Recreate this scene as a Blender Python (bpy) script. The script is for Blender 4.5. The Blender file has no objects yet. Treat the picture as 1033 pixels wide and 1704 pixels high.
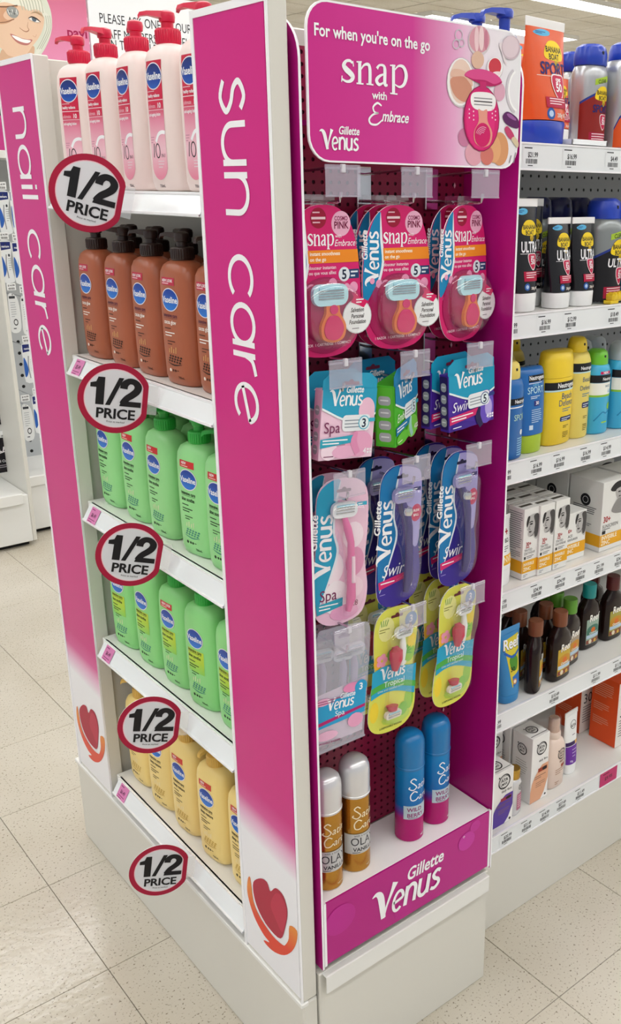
import bpy, bmesh, math, random
from mathutils import Vector, Matrix
random.seed(7)
scene = bpy.context.scene
COL = scene.collection
PI = math.pi

# ---------------------------------------------------------------- camera
FPX, CXP, CYP = 1574.0, 710.0, 851.0          # focal length / principal point in 1033x1704 pixels
YAW, PITCH, ROLL = math.radians(48.4), math.radians(18.65), math.radians(0.8)
CAM = Vector((-0.6378, -0.9968, 1.4261))
_d = Vector((math.cos(PITCH)*math.cos(YAW), math.cos(PITCH)*math.sin(YAW), -math.sin(PITCH)))
_r0 = Vector((math.sin(YAW), -math.cos(YAW), 0)); _u0 = _r0.cross(_d)
_r = _r0*math.cos(ROLL) + _u0*math.sin(ROLL)
_u = -_r0*math.sin(ROLL) + _u0*math.cos(ROLL)
cd = bpy.data.cameras.new('camera'); cam = bpy.data.objects.new('camera', cd); COL.objects.link(cam)
cd.sensor_fit = 'HORIZONTAL'; cd.sensor_width = 36.0; cd.lens = 36.0*FPX/1033.0
cd.shift_x = (516.5-CXP)/1033.0; cd.shift_y = -(852.0-CYP)/1033.0
cd.clip_start = 0.02; cd.clip_end = 100
M = Matrix((( _r.x, _u.x, -_d.x, CAM.x), (_r.y, _u.y, -_d.y, CAM.y), (_r.z, _u.z, -_d.z, CAM.z), (0,0,0,1)))
cam.matrix_world = M
scene.camera = cam

def on(px, py, ax, val):
    """point where the sight line of a photo pixel meets the plane axis=val"""
    v = _d + _r*((px-CXP)/FPX) - _u*((py-CYP)/FPX)
    t = (val-CAM[ax])/v[ax]
    return CAM + v*t
def proj(p):
    q = Vector(p)-CAM; z = q.dot(_d)
    return (CXP+FPX*q.dot(_r)/z, CYP-FPX*q.dot(_u)/z, z)

# ---------------------------------------------------------------- world, exposure
w = bpy.data.worlds.new('store_light'); scene.world = w; w.use_nodes = True
bg = w.node_tree.nodes['Background']
bg.inputs[0].default_value = (0.93, 0.97, 1.0, 1); bg.inputs[1].default_value = 0.62
vs = scene.view_settings
vs.view_transform = 'Standard'; vs.look = 'None'; vs.gamma = 1.0; vs.use_curve_mapping = False
vs.exposure = -0.2
LAMP = 10.0        # strength of the fluorescent diffusers

# ---------------------------------------------------------------- materials
def lin(h):
    h = h.lstrip('#'); c = [int(h[i:i+2], 16)/255 for i in (0, 2, 4)]
    return tuple(x/12.92 if x <= .04045 else ((x+.055)/1.055)**2.4 for x in c) + (1.0,)
MATS = {}
def pmat(key, col, rough=.42, metal=0., spec=.5, coat=0.):
    m = bpy.data.materials.new(key); m.use_nodes = True
    b = m.node_tree.nodes['Principled BSDF']
    b.inputs['Base Color'].default_value = lin(col)
    b.inputs['Roughness'].default_value = rough; b.inputs['Metallic'].default_value = metal
    b.inputs['Specular IOR Level'].default_value = spec; b.inputs['Coat Weight'].default_value = coat
    MATS[key] = m
    return m
def mat(key):
    if key in MATS: return MATS[key]
    return pmat(key, key, .45, 0., .3)
def nodes(m): return m.node_tree.nodes, m.node_tree.links, m.node_tree.nodes['Principled BSDF']
def ramp(n, stops, interp='LINEAR'):
    r = n.new('ShaderNodeValToRGB'); e = r.color_ramp.elements; r.color_ramp.interpolation = interp
    e[0].position, e[0].color = stops[0][0], lin(stops[0][1]); e[1].position, e[1].color = stops[-1][0], lin(stops[-1][1])
    for p, c in stops[1:-1]: q = e.new(p); q.color = lin(c)
    return r
def clear(key, col, opac, rough=.08, gloss=.5):
    """thin clear plastic: see-through with a tint and a shine"""
    m = bpy.data.materials.new(key); m.use_nodes = True; n = m.node_tree.nodes; l = m.node_tree.links; n.clear()
    o = n.new('ShaderNodeOutputMaterial'); t = n.new('ShaderNodeBsdfTransparent'); g = n.new('ShaderNodeBsdfGlossy')
    df = n.new('ShaderNodeBsdfDiffuse'); mx = n.new('ShaderNodeMixShader'); m2 = n.new('ShaderNodeMixShader')
    df.inputs[0].default_value = lin(col); g.inputs['Roughness'].default_value = rough; g.inputs[0].default_value = (1, 1, 1, 1)
    mx.inputs[0].default_value = gloss; l.new(df.outputs[0], mx.inputs[1]); l.new(g.outputs[0], mx.inputs[2])
    m2.inputs[0].default_value = opac; l.new(t.outputs[0], m2.inputs[1]); l.new(mx.outputs[0], m2.inputs[2])
    l.new(m2.outputs[0], o.inputs[0]); MATS[key] = m
    return m
def speckle(key, base, dark, light, scale, rough, lo=.60, bump=.0):
    m = pmat(key, base, rough); n, l, b = nodes(m)
    tc = n.new('ShaderNodeTexCoord'); no = n.new('ShaderNodeTexNoise'); no.inputs['Scale'].default_value = scale; no.inputs['Detail'].default_value = 3
    geo = n.new('ShaderNodeNewGeometry'); l.new(geo.outputs['Position'], no.inputs['Vector'])
    r = ramp(n, [(0, light), (lo-.22, base), (lo, base), (lo+.07, dark), (1, dark)]); l.new(no.outputs['Fac'], r.inputs[0])
    n2 = n.new('ShaderNodeTexNoise'); n2.inputs['Scale'].default_value = 2.3; l.new(geo.outputs['Position'], n2.inputs['Vector'])
    r2 = ramp(n, [(.3, '#e6e2da'), (.7, '#ffffff')]); l.new(n2.outputs['Fac'], r2.inputs[0])
    mx = n.new('ShaderNodeMix'); mx.data_type = 'RGBA'; mx.blend_type = 'MULTIPLY'; mx.inputs[0].default_value = .8
    l.new(r.outputs[0], mx.inputs[6]); l.new(r2.outputs[0], mx.inputs[7]); l.new(mx.outputs[2], b.inputs['Base Color'])
    if bump:
        n3 = n.new('ShaderNodeTexNoise'); n3.inputs['Scale'].default_value = 55; l.new(geo.outputs['Position'], n3.inputs['Vector'])
        bp = n.new('ShaderNodeBump'); bp.inputs['Strength'].default_value = bump; bp.inputs['Distance'].default_value = .004
        l.new(n3.outputs['Fac'], bp.inputs['Height']); l.new(bp.outputs[0], b.inputs['Normal'])
    return m
def paint(key, col, rough=.38):
    m = pmat(key, col, rough); n, l, b = nodes(m)
    geo = n.new('ShaderNodeNewGeometry'); no = n.new('ShaderNodeTexNoise'); no.inputs['Scale'].default_value = 6; no.inputs['Detail'].default_value = 6
    l.new(geo.outputs['Position'], no.inputs['Vector'])
    mr = n.new('ShaderNodeMapRange'); mr.inputs[3].default_value = rough-.08; mr.inputs[4].default_value = rough+.1
    l.new(no.outputs['Fac'], mr.inputs[0]); l.new(mr.outputs[0], b.inputs['Roughness'])
    return m
def grad(key, axis, stops, lo, hi, rough=.3, wob=0.0, skew=0.0):
    """print whose ink blends from one colour to another along an axis of the object (lo..hi in metres)"""
    m = pmat(key, '#ffffff', rough, 0., .3); n, l, b = nodes(m)
    tc = n.new('ShaderNodeTexCoord'); sp = n.new('ShaderNodeSeparateXYZ'); l.new(tc.outputs['Object'], sp.inputs[0])
    src = sp.outputs[axis]
    if skew:
        ax2, k = skew
        ma = n.new('ShaderNodeMath'); ma.operation = 'MULTIPLY_ADD'; l.new(sp.outputs[ax2], ma.inputs[0]); ma.inputs[1].default_value = k; l.new(src, ma.inputs[2]); src = ma.outputs[0]
    mr = n.new('ShaderNodeMapRange'); l.new(src, mr.inputs[0]); mr.inputs[1].default_value = lo; mr.inputs[2].default_value = hi
    r = ramp(n, stops); l.new(mr.outputs[0], r.inputs[0]); l.new(r.outputs[0], b.inputs['Base Color'])
    return m
paint('steel_beige', '#dbd9d1', .36); paint('steel_white', '#e9e9e6', .34); paint('steel_grey', '#a3a3a0', .4)
pmat('strip', '#e9edf0', .22); pmat('black_void', '#0c0a0a', .7); pmat('chrome', '#d6d6da', .16, 1.0); pmat('wire', '#c4c4c8', .25, 1.0)
pmat('pink_panel', '#cf2585', .3); pmat('white_ink', '#f6f6fa', .35); pmat('peg_maroon', '#8c1440', .42); pmat('magenta', '#b3127e', .3, 0, .3)
pmat('gold', '#bd8a3c', .26, .9); pmat('gold_cap', '#c9a04a', .22, 1.0); pmat('pearl', '#dcdcdf', .25, .45, .6); pmat('silver', '#c9cbd0', .25, .9); pmat('steel', '#b9bcc2', .25, 1.0)
pmat('red_plastic', '#d0103f', .3); pmat('brown_plastic', '#33211d', .3); pmat('blue_cap', '#1c3fb4', .3); pmat('green_plastic', '#3fc24a', .3)
pmat('tile_gap', '#8d887e', .7); pmat('ceil_gap', '#5a554d', .8)
speckle('vinyl', '#cdc7ba', '#857b6d', '#dbd6ca', 210, .15, .61, .16)
speckle('ceil_tile', '#e9e4d9', '#d6d0c4', '#eeeade', 60, .9)
clear('blister', '#ffffff', .10, .06, .8); clear('holder', '#d6cfe2', .30, .15, .22); clear('pouch', '#cfd6ee', .30, .1, .35); clear('pink_blister', '#c3126a', .52, .08, .25)
clear('dark_blister', '#4a2a6a', .42, .08, .3)
def emit(key, col, s):
    m = bpy.data.materials.new(key); m.use_nodes = True; n, l, b = nodes(m)
    b.inputs['Base Color'].default_value = lin(col); b.inputs['Emission Color'].default_value = lin(col); b.inputs['Emission Strength'].default_value = s
    MATS[key] = m
emit('lamp', '#ffffff', LAMP)

# ---------------------------------------------------------------- glyphs of the built-in font
GL = {}
def _glyph_setup():
    chars = ''.join(chr(c) for c in range(33, 127))
    cu = bpy.data.curves.new('t', 'FONT'); ob = bpy.data.objects.new('t', cu); COL.objects.link(ob)
    cu.resolution_u = 3
    def ev(body, off):
        cu.body = body; cu.offset = off
        dg = bpy.context.evaluated_depsgraph_get(); dg.update()
        e = ob.evaluated_get(dg); me = e.to_mesh()
        v = [(p.co.x, p.co.y) for p in me.vertices]; f = [tuple(p.vertices) for p in me.polygons]
        e.to_mesh_clear()
        return v, f
    h0 = max(x for x, y in ev('H', 0)[0])
    for c in chars:
        GL[c, 0] = ev(c, 0); GL[c, 1] = ev(c, .022)
        GL[c] = max(x for x, y in ev(c+'H', 0)[0]) - h0
    GL[' '] = .3; GL[' ', 0] = GL[' ', 1] = ([], [])
    bpy.data.objects.remove(ob); bpy.data.curves.remove(cu)
_glyph_setup()

# ---------------------------------------------------------------- mesh builder
class MB:
    def __init__(s): s.v = []; s.f = []; s.m = []; s.mats = []
    def mi(s, k):
        if k not in s.mats: s.mats.append(k)
        return s.mats.index(k)
    def add(s, v, f, k):
        o = len(s.v); i = s.mi(k); s.v += [tuple(p) for p in v]
        for q in f: s.f.append(tuple(a+o for a in q)); s.m.append(i)
        return s
    def box(s, x0, x1, y0, y1, z0, z1, k, bev=0.):
        bm = bmesh.new(); bmesh.ops.create_cube(bm, size=1)
        for p in bm.verts: p.co = ((x0+x1)/2+p.co.x*(x1-x0), (y0+y1)/2+p.co.y*(y1-y0), (z0+z1)/2+p.co.z*(z1-z0))
        if bev: bmesh.ops.bevel(bm, geom=bm.edges[:], offset=bev, segments=2 if bev > .004 else 1, profile=.5, affect='EDGES')
        bm.verts.index_update(); s.add([p.co for p in bm.verts], [[a.index for a in q.verts] for q in bm.faces], k); bm.free()
        return s
    def lathe(s, prof, k, n=24, cx=0., cy=0., ends=True):
        v = []; f = []
        for r, z in prof:
            for i in range(n): a = 2*PI*i/n; v.append((cx+r*math.cos(a), cy+r*math.sin(a), z))
        for j in range(len(prof)-1):
            for i in range(n): f.append((j*n+i, j*n+(i+1) % n, (j+1)*n+(i+1) % n, (j+1)*n+i))
        if ends: f.append(tuple(range(n))[::-1]); f.append(tuple((len(prof)-1)*n+i for i in range(n)))
        return s.add(v, f, k)
    def loft(s, secs, k, n=40):
        v = []; f = []
        for q in secs:
            for i in range(n): x, y = sect(q, 2*PI*i/n); v.append((x, y, q[0]))
        for j in range(len(secs)-1):
            for i in range(n): f.append((j*n+i, j*n+(i+1) % n, (j+1)*n+(i+1) % n, (j+1)*n+i))
        f.append(tuple(range(n))[::-1]); f.append(tuple((len(secs)-1)*n+i for i in range(n)))
        return s.add(v, f, k)
    def tube(s, pts, r, k, n=8):
        pts = [Vector(p) for p in pts]; v = []; f = []
        for i, p in enumerate(pts):
            t = (pts[min(i+1, len(pts)-1)]-pts[max(i-1, 0)]).normalized()
            a = t.cross(Vector((0, 0, 1)) if abs(t.z) < .9 else Vector((1, 0, 0))).normalized(); b = t.cross(a)
            rr = r[i] if isinstance(r, (list, tuple)) else r
            for j in range(n): q = 2*PI*j/n; v.append(p+a*rr*math.cos(q)+b*rr*math.sin(q))
        for i in range(len(pts)-1):
            for j in range(n): f.append((i*n+j, i*n+(j+1) % n, (i+1)*n+(j+1) % n, (i+1)*n+j))
        f.append(tuple(range(n))[::-1]); f.append(tuple((len(pts)-1)*n+j for j in range(n)))
        return s.add(v, f, k)
    def slab(s, pts, y0, y1, k, ke=None):
        """outline in x,z given a thickness y0..y1 (front y0)"""
        n = len(pts); v = [(x, y0, z) for x, z in pts]+[(x, y1, z) for x, z in pts]
        s.add(v, [tuple(range(n)), tuple(range(2*n-1, n-1, -1))], k)
        return s.add(v, [(i, n+i, n+(i+1) % n, (i+1) % n) for i in range(n)], ke or k)
    def dome(s, pts, y0, h, k, rings=5, shrink=.35):
        """puffed bubble on an outline, rising h towards -y"""
        n = len(pts); cx = sum(p[0] for p in pts)/n; cz = sum(p[1] for p in pts)/n; v = []; f = []
        for j in range(rings+1):
            t = j/rings*PI/2; k1 = 1-(1-math.cos(t))*shrink; y = y0-h*math.sin(t)
            v += [(cx+(x-cx)*k1, y, cz+(z-cz)*k1) for x, z in pts]
        for j in range(rings):
            f += [(j*n+i, j*n+(i+1) % n, (j+1)*n+(i+1) % n, (j+1)*n+i) for i in range(n)]
        f.append(tuple(rings*n+i for i in range(n)))
        return s.add(v, f, k)
    def mesh(s, name, smooth=False, ang=38):
        me = bpy.data.meshes.new(name); me.from_pydata(s.v, [], s.f)
        for k in s.mats: me.materials.append(mat(k))
        me.polygons.foreach_set('material_index', s.m)
        if smooth:
            me.polygons.foreach_set('use_smooth', [True]*len(s.f)); me.set_sharp_from_angle(angle=math.radians(ang))
        me.update()
        return me
def sect(q, a):
    z, hw, hd, e = q; c, sn = math.cos(a), math.sin(a)
    return (hw*math.copysign(abs(c)**(2/e), c), hd*math.copysign(abs(sn)**(2/e), sn))
def smooth_outline(pts, n=6, closed=True):
    out = []; N = len(pts)
    for i in range(N if closed else N-1):
        g = (lambda j: pts[j % N]) if closed else (lambda j: pts[max(0, min(N-1, j))])
        p0, p1, p2, p3 = g(i-1), g(i), g(i+1), g(i+2)
        for j in range(n):
            t = j/n
            out.append(tuple(.5*(2*b+(c-a)*t+(2*a-5*b+4*c-d)*t*t+(3*b-a-3*c+d)*t**3) for a, b, c, d in zip(p0, p1, p2, p3)))
    if not closed: out.append(pts[-1])
    return out
def rrect(x0, z0, x1, z1, r, n=6):
    out = []
    for cx, cz, a0 in ((x1-r, z1-r, 0), (x0+r, z1-r, 90), (x0+r, z0+r, 180), (x1-r, z0+r, 270)):
        for i in range(n+1): a = math.radians(a0+90*i/n); out.append((cx+r*math.cos(a), cz+r*math.sin(a)))
    return out
def ellipse(cx, cz, rx, rz, n=28): return [(cx+rx*math.cos(2*PI*i/n), cz+rz*math.sin(2*PI*i/n)) for i in range(n)]

# ---------------------------------------------------------------- flat and wrapped print
class Pr:
    EPS = .00016
    def __init__(s, n=1): s.it = []; s.bb = []; s.n = n; s.l = 1
    def _a(s, v, f, k):
        """each shape lies one film above whatever it overlaps"""
        b = (min(p[0] for p in v), max(p[0] for p in v), min(p[1] for p in v), max(p[1] for p in v))
        l = 1+max([q[3] for q, c in zip(s.it, s.bb) if c[0] < b[1] and b[0] < c[1] and c[2] < b[3] and b[2] < c[3]] or [0])
        s.bb.append(b); s.it.append((v, f, k, l)); s.l = max(s.l, l)
    def cols(s, xs, zt, zb, k):
        v = []; f = []
        for i, x in enumerate(xs): v += [(x, zt[i]), (x, zb[i])]
        for i in range(len(xs)-1): f.append((2*i, 2*i+1, 2*i+3, 2*i+2))
        s._a(v, f, k)
    def rect(s, x0, z0, x1, z1, k):
        n = s.n; xs = [x0+(x1-x0)*i/n for i in range(n+1)]; s.cols(xs, [z1]*(n+1), [z0]*(n+1), k)
    def band(s, x0, x1, zb, zt, k, n=14):
        """band between two curves zb(t), zt(t), t 0..1"""
        xs = [x0+(x1-x0)*i/n for i in range(n+1)]; s.cols(xs, [zt(i/n) for i in range(n+1)], [zb(i/n) for i in range(n+1)], k)
    def ell(s, cx, cz, rx, rz, k, n=16):
        a = [PI*i/n for i in range(n+1)]
        s.cols([cx-rx*math.cos(t) for t in a], [cz+rz*math.sin(t) for t in a], [cz-rz*math.sin(t) for t in a], k)
    def poly(s, pts, k): s._a(list(pts), [tuple(range(len(pts)))], k)
    def spoly(s, pts, k, n=5): s.poly(smooth_outline(pts, n), k)
    def width(s, t): return sum(GL.get(c, .5) for c in t)
    def text(s, x, z, t, size, k, bold=1, shear=0., sx=1., al=0, rot=0.):
        """al 0 left, 1 centre, 2 right; z is the baseline"""
        w_ = s.width(t)*size*sx; ox = -w_*al/2; v = []; f = []; ca, sa = math.cos(rot), math.sin(rot)
        for c in t:
            if c not in GL: continue
            gv, gf = GL[c, bold]; o = len(v)
            for a, b in gv:
                X = ox+(a+shear*b)*size*sx; Z = b*size
                v.append((x+X*ca-Z*sa, z+X*sa+Z*ca))
            f += [tuple(q+o for q in p) for p in gf]; ox += GL[c]*size*sx
        if v: s._a(v, f, k)
    def stroke(s, pts, w, k, sm=0, closed=False):
        if sm: 
            if isinstance(w, (list, tuple)):
                pw = smooth_outline([(p[0], p[1], q) for p, q in zip(pts, w)], sm, closed); pts = [(a, b) for a, b, c in pw]; w = [c for a, b, c in pw]
            else: pts = smooth_outline(pts, sm, closed)
        N = len(pts); v = []; f = []
        for i, p in enumerate(pts):
            a = pts[(i-1) % N] if closed or i else p; b = pts[(i+1) % N] if closed or i < N-1 else p
            dx, dz = b[0]-a[0], b[1]-a[1]; L = math.hypot(dx, dz) or 1; h = (w[i] if isinstance(w, (list, tuple)) else w)/2
            v += [(p[0]-dz/L*h, p[1]+dx/L*h), (p[0]+dz/L*h, p[1]-dx/L*h)]
        for i in range(N if closed else N-1): j = (i+1) % N; f.append((2*i, 2*i+1, 2*j+1, 2*j))
        s._a(v, f, k)
    def ring(s, cx, cz, rx, rz, w, k, n=28): s.stroke(ellipse(cx, cz, rx, rz, n), w, k, closed=True)
    def lines(s, x, z, w, n, dz, h, k, al=0):
        """small print, too small to read: one thin bar for each line"""
        rnd = random.Random(int(abs(x*1e5)+abs(z*1e5))); v = []; f = []
        for i in range(n):
            ww = w*(1 if i < n-1 else .65)*(.85+.15*rnd.random()); x0 = x-ww*al/2; zz = z-i*dz; o = len(v)
            v += [(x0, zz), (x0+ww, zz), (x0+ww, zz+h), (x0, zz+h)]; f.append((o, o+1, o+2, o+3))
        s._a(v, f, k)
    def bars(s, x, z, w, h, k, n=13):
        rnd = random.Random(int(abs(x*1e4)+n)); v = []; f = []; st = w/n
        for i in range(n):
            ww = st*(.35+.4*rnd.random()); o = len(v); x0 = x+i*st
            v += [(x0, z), (x0+ww, z), (x0+ww, z+h), (x0, z+h)]; f.append((o, o+1, o+2, o+3))
        s._a(v, f, k)
    def build(s, fn, mb=None, fine=0.):
        mb = mb or MB(); fine = fine or getattr(fn, 'fine', 0.)
        for v, f, k, l in s.it:
            if fine and max(max(math.hypot(v[q[i]][0]-v[q[i-1]][0], v[q[i]][1]-v[q[i-1]][1]) for i in range(len(q))) for q in f) > fine: v, f = refine(v, f, fine)
            mb.add([fn(a, b, l*s.EPS) for a, b in v], f, k)
        return mb
def refine(v, f, L):
    """cut the flat shapes small enough to follow a curved body"""
    bm = bmesh.new(); vs = [bm.verts.new((a, b, 0)) for a, b in v]
    for q in f:
        try: bm.faces.new([vs[i] for i in q])
        except ValueError: pass
    bmesh.ops.triangulate(bm, faces=bm.faces[:])
    for _ in range(5):
        es = [e for e in bm.edges if e.calc_length() > L]
        if not es: break
        bmesh.ops.subdivide_edges(bm, edges=es, cuts=1); bmesh.ops.triangulate(bm, faces=[q for q in bm.faces if len(q.verts) > 3])
    bm.verts.index_update(); v = [(p.co.x, p.co.y) for p in bm.verts]; f = [tuple(p.index for p in q.verts) for q in bm.faces]; bm.free()
    return v, f
def flat(y0=0.): return lambda u, v, h: (u, y0-h, v)
def wrap(secs, n=160, lift=.0002):
    """lay print on the front (-y) of a lofted body; u is the arc length from the front centre line"""
    def at(z):
        for a, b in zip(secs, secs[1:]):
            if a[0] <= z <= b[0]:
                t = (z-a[0])/((b[0]-a[0]) or 1); return tuple(p+(q-p)*t for p, q in zip(a, b))
        return secs[0] if z < secs[0][0] else secs[-1]
    cache = {}
    def fn(u, v, h):
        key = round(v, 4)
        if key not in cache:
            q = at(v); pts = [sect(q, -PI/2+PI*(i/n-.5)*1.6) for i in range(n+1)]
            L = [0.]
            for a, b in zip(pts, pts[1:]): L.append(L[-1]+math.hypot(b[0]-a[0], b[1]-a[1]))
            mid = L[n//2]; cache[key] = (pts, [x-mid for x in L])
        pts, L = cache[key]
        lo, hi = 0, n
        while hi-lo > 1:
            m_ = (lo+hi)//2
            if L[m_] <= u: lo = m_
            else: hi = m_
        a, b = pts[lo], pts[hi]; t = max(0., min(1., (u-L[lo])/((L[hi]-L[lo]) or 1)))
        dx, dy = b[0]-a[0], b[1]-a[1]; ln = math.hypot(dx, dy) or 1
        return (a[0]+dx*t+dy/ln*(h+lift), a[1]+dy*t-dx/ln*(h+lift), v)
    fn.fine = .0035
    return fn
def cyl_secs(prof): return [(z, r, r, 2.0) for r, z in prof]

# ---------------------------------------------------------------- objects
def link(name, me, parent=None, loc=(0, 0, 0), rot=(0, 0, 0), label=None):
    o = bpy.data.objects.new(name, me); COL.objects.link(o); o.location = loc; o.rotation_euler = rot
    if parent: o.parent = parent
    if label: o['label'] = label
    return o
def thing(name, label, cat, group=None, loc=(0, 0, 0), rot=(0, 0, 0), mesh=None):
    o = link(name, mesh, None, loc, rot); o['label'] = label; o['category'] = cat
    if group: o['group'] = group
    return o
def struct(name, me, parent=None, loc=(0, 0, 0)):
    o = link(name, me, parent, loc)
    if not parent: o['kind'] = 'structure'
    return o
class Kit:
    """the parts of one kind of thing; put() makes one individual that shares their meshes"""
    def __init__(s): s.p = []
    def add(s, name, mb, under=None, smooth=False, label=None, ang=38):
        s.p.append((name, mb.mesh(name, smooth, ang) if isinstance(mb, MB) else mb, under, label)); return s
    def put(s, name, label, cat, group=None, loc=(0, 0, 0), rz=0., rx=0., ry=0., skip=()):
        root = thing(name, label, cat, group, loc, (rx, ry, rz)); last = {}
        for nm, me, und, lb in s.p:
            if nm in skip: continue
            o = link(nm, me, last.get(und, root) if und else root, label=lb); last[nm] = o
        return root
# ================================================================ the room
X0, TS = -.13, .305          # floor tile grid
fl = MB().box(-6, 15, -6, 15, -.06, -.004, 'tile_gap').mesh('floor'); floor = struct('floor', fl)
tile_me = [MB().box(.0006, TS-.0006, .0006, TS-.0006, -.004, 0, 'vinyl', .0007).mesh('floor_tile')]
near = []; far = MB()
for i in range(-18, 48):
    for j in range(-20, 48):
        x, y = X0+i*TS, -.13+j*TS
        if x > 14.6 or y > 14.6 or x < -5.8 or y < -5.8: continue
        p = proj((x+.15, y+.15, 0)); vis = p[2] > .2 and -260 < p[0] < 1300 and p[1] < 2050 and -1 < x < 2.6 and y < 3.4
        if vis: near.append((p[2], x, y))
        else: far.add([(x+.0006, y+.0006, 0), (x+TS-.0006, y+.0006, 0), (x+TS-.0006, y+TS-.0006, 0), (x+.0006, y+TS-.0006, 0)], [(0, 1, 2, 3)], 'vinyl')
for _, x, y in sorted(near)[:290]: link('floor_tile', tile_me[0], floor, (x, y, 0))
for _, x, y in sorted(near)[290:]: far.add([(x, y, 0), (x+TS-.001, y, 0), (x+TS-.001, y+TS-.001, 0), (x, y+TS-.001, 0)], [(0, 1, 2, 3)], 'vinyl')
o = link('floor_tiling', far.mesh('floor_tiling'), floor); o['kind'] = 'stuff'

ZC, CTX, CTY = 3.28, .6, .49
ceil = struct('ceiling', MB().box(-6, 15, -6, 15, ZC+.012, ZC+.05, 'ceil_gap').mesh('ceiling'))
ct = MB().box(.011, CTX-.011, .011, CTY-.011, 0, .012, 'ceil_tile', .003).mesh('ceiling_tile')
lights = [(3.0, 6.03, 9.0), (6.9, 7.67, 9.3), (9.4, 8.9, 12.0)]      # x start, y, x end of fixtures in view
lights += [(a, y, a+3.6) for y in (-3.47, -1.57, .33, 2.23, 4.13) for a in (-4.4, -.6, 3.2, 7.0, 10.8)] + [(a, y, a+3.6) for y in (10.6, 12.4) for a in (-.6, 3.2, 7.0)] + [(-.9, 6.03, 2.7), (9.4, 6.03, 13.0)]
ct_far = MB()
for i in range(-10, 25):
    for j in range(-12, 30):
        x, y = i*CTX-.02, -.07+j*CTY
        if any(a-.5 < x < b-.1 and l-.45 < y < l+.35 for a, l, b in lights): pass
        p = proj((x+.3, y+.25, ZC)); vis = p[2] > 0 and -60 < p[0] < 1150 and -120 < p[1] < 130 and y < 11
        if vis: link('ceiling_tile', ct, ceil, (x, y, ZC))
        else: ct_far.box(x+.008, x+CTX-.008, y+.008, y+CTY-.008, ZC, ZC+.012, 'ceil_tile')
o = link('ceiling_tiling', ct_far.mesh('ceiling_tiling'), ceil); o['kind'] = 'stuff'
for i, (a, y, b) in enumerate(lights):
    lab = ['long white fluorescent ceiling light at the top right of the picture', 'white fluorescent ceiling light strip behind the blue pump bottles', 'distant fluorescent ceiling light above the blue spray caps'][i] if i < 3 else 'fluorescent ceiling light strip above the aisles, out of the picture'
    t = thing('ceiling_light', lab, 'ceiling light', 'fluorescent ceiling lights', (a, y, ZC-.035))
    hs = MB()
    hs.box(0, b-a, -.17, -.155, -.01, .034, 'steel_white').box(0, b-a, .155, .17, -.01, .034, 'steel_white')
    hs.box(-.012, 0, -.17, .17, -.01, .034, 'steel_white').box(b-a, b-a+.012, -.17, .17, -.01, .034, 'steel_white')
    link('housing', hs.mesh('housing'), t)
    link('diffuser', MB().box(0, b-a, -.155, .155, -.004, .01, 'lamp').mesh('diffuser'), t)
p = on(714, 22, 2, ZC)
t = thing('sprinkler', 'small black sprinkler hanging from the ceiling above the pink header', 'sprinkler', None, (p.x, p.y, ZC))
link('escutcheon', MB().lathe([(.045, 0), (.045, -.012), (.02, -.022)], 'black_void', 16).mesh('escutcheon', True), t)
link('nozzle', MB().lathe([(.014, -.02), (.014, -.06), (.03, -.066), (.03, -.07)], 'black_void', 12).mesh('nozzle', True), t)

# ================================================================ lettering drawn with a pen
def arc(cx, cz, rx, rz, a0, a1, n=16):
    return [(cx+rx*math.cos(math.radians(a0+(a1-a0)*i/n)), cz+rz*math.sin(math.radians(a0+(a1-a0)*i/n))) for i in range(n+1)]
PEN = {
 's': (.66, [smooth_outline([(.62, .84), (.36, 1), (.07, .8), (.19, .57), (.47, .45), (.65, .22), (.36, 0), (.02, .15)], 5, False)]),
 'u': (.8, [[(0, 1), (0, .42)]+arc(.4, .42, .4, .42, 180, 360)+[(.8, 1)], [(.8, 1), (.8, 0)]]),
 'n': (.8, [[(0, 0), (0, 1)], [(0, .4)]+arc(.4, .58, .4, .42, 180, 0)+[(.8, 0)]]),
 'c': (.82, [arc(.48, .5, .48, .5, 42, 318, 24)]),
 'a': (.9, [arc(.45, .5, .45, .5, 0, 360, 28), [(.9, 1), (.9, 0)]]),
 'r': (.45, [[(0, 0), (0, 1)], smooth_outline([(0, .55), (.12, .86), (.45, 1)], 6, False)]),
 'e': (.9, [[(.05, .36), (.9, .62)]+arc(.46, .5, .45, .5, 14, 318, 26)]),
 'i': (.0, [[(0, 0), (0, 1)], [(0, 1.22), (0, 1.37)]]), 'l': (.0, [[(0, 0), (0, 1.38)]]), ' ': (.45, [])}
def pen_down(pr, word, u0, z0, S, k, wd=.135, gap=.3):
    """word running down the panel, letter tops to the right"""
    a = 0
    for c in word:
        adv, paths = PEN[c]
        for p in paths: pr.stroke([(u0+b*S, z0-(a+q)*S) for q, b in p], wd*S, k)
        a += adv+gap
def fX(x0): return lambda u, v, h: (x0-h, -u, v)

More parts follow.
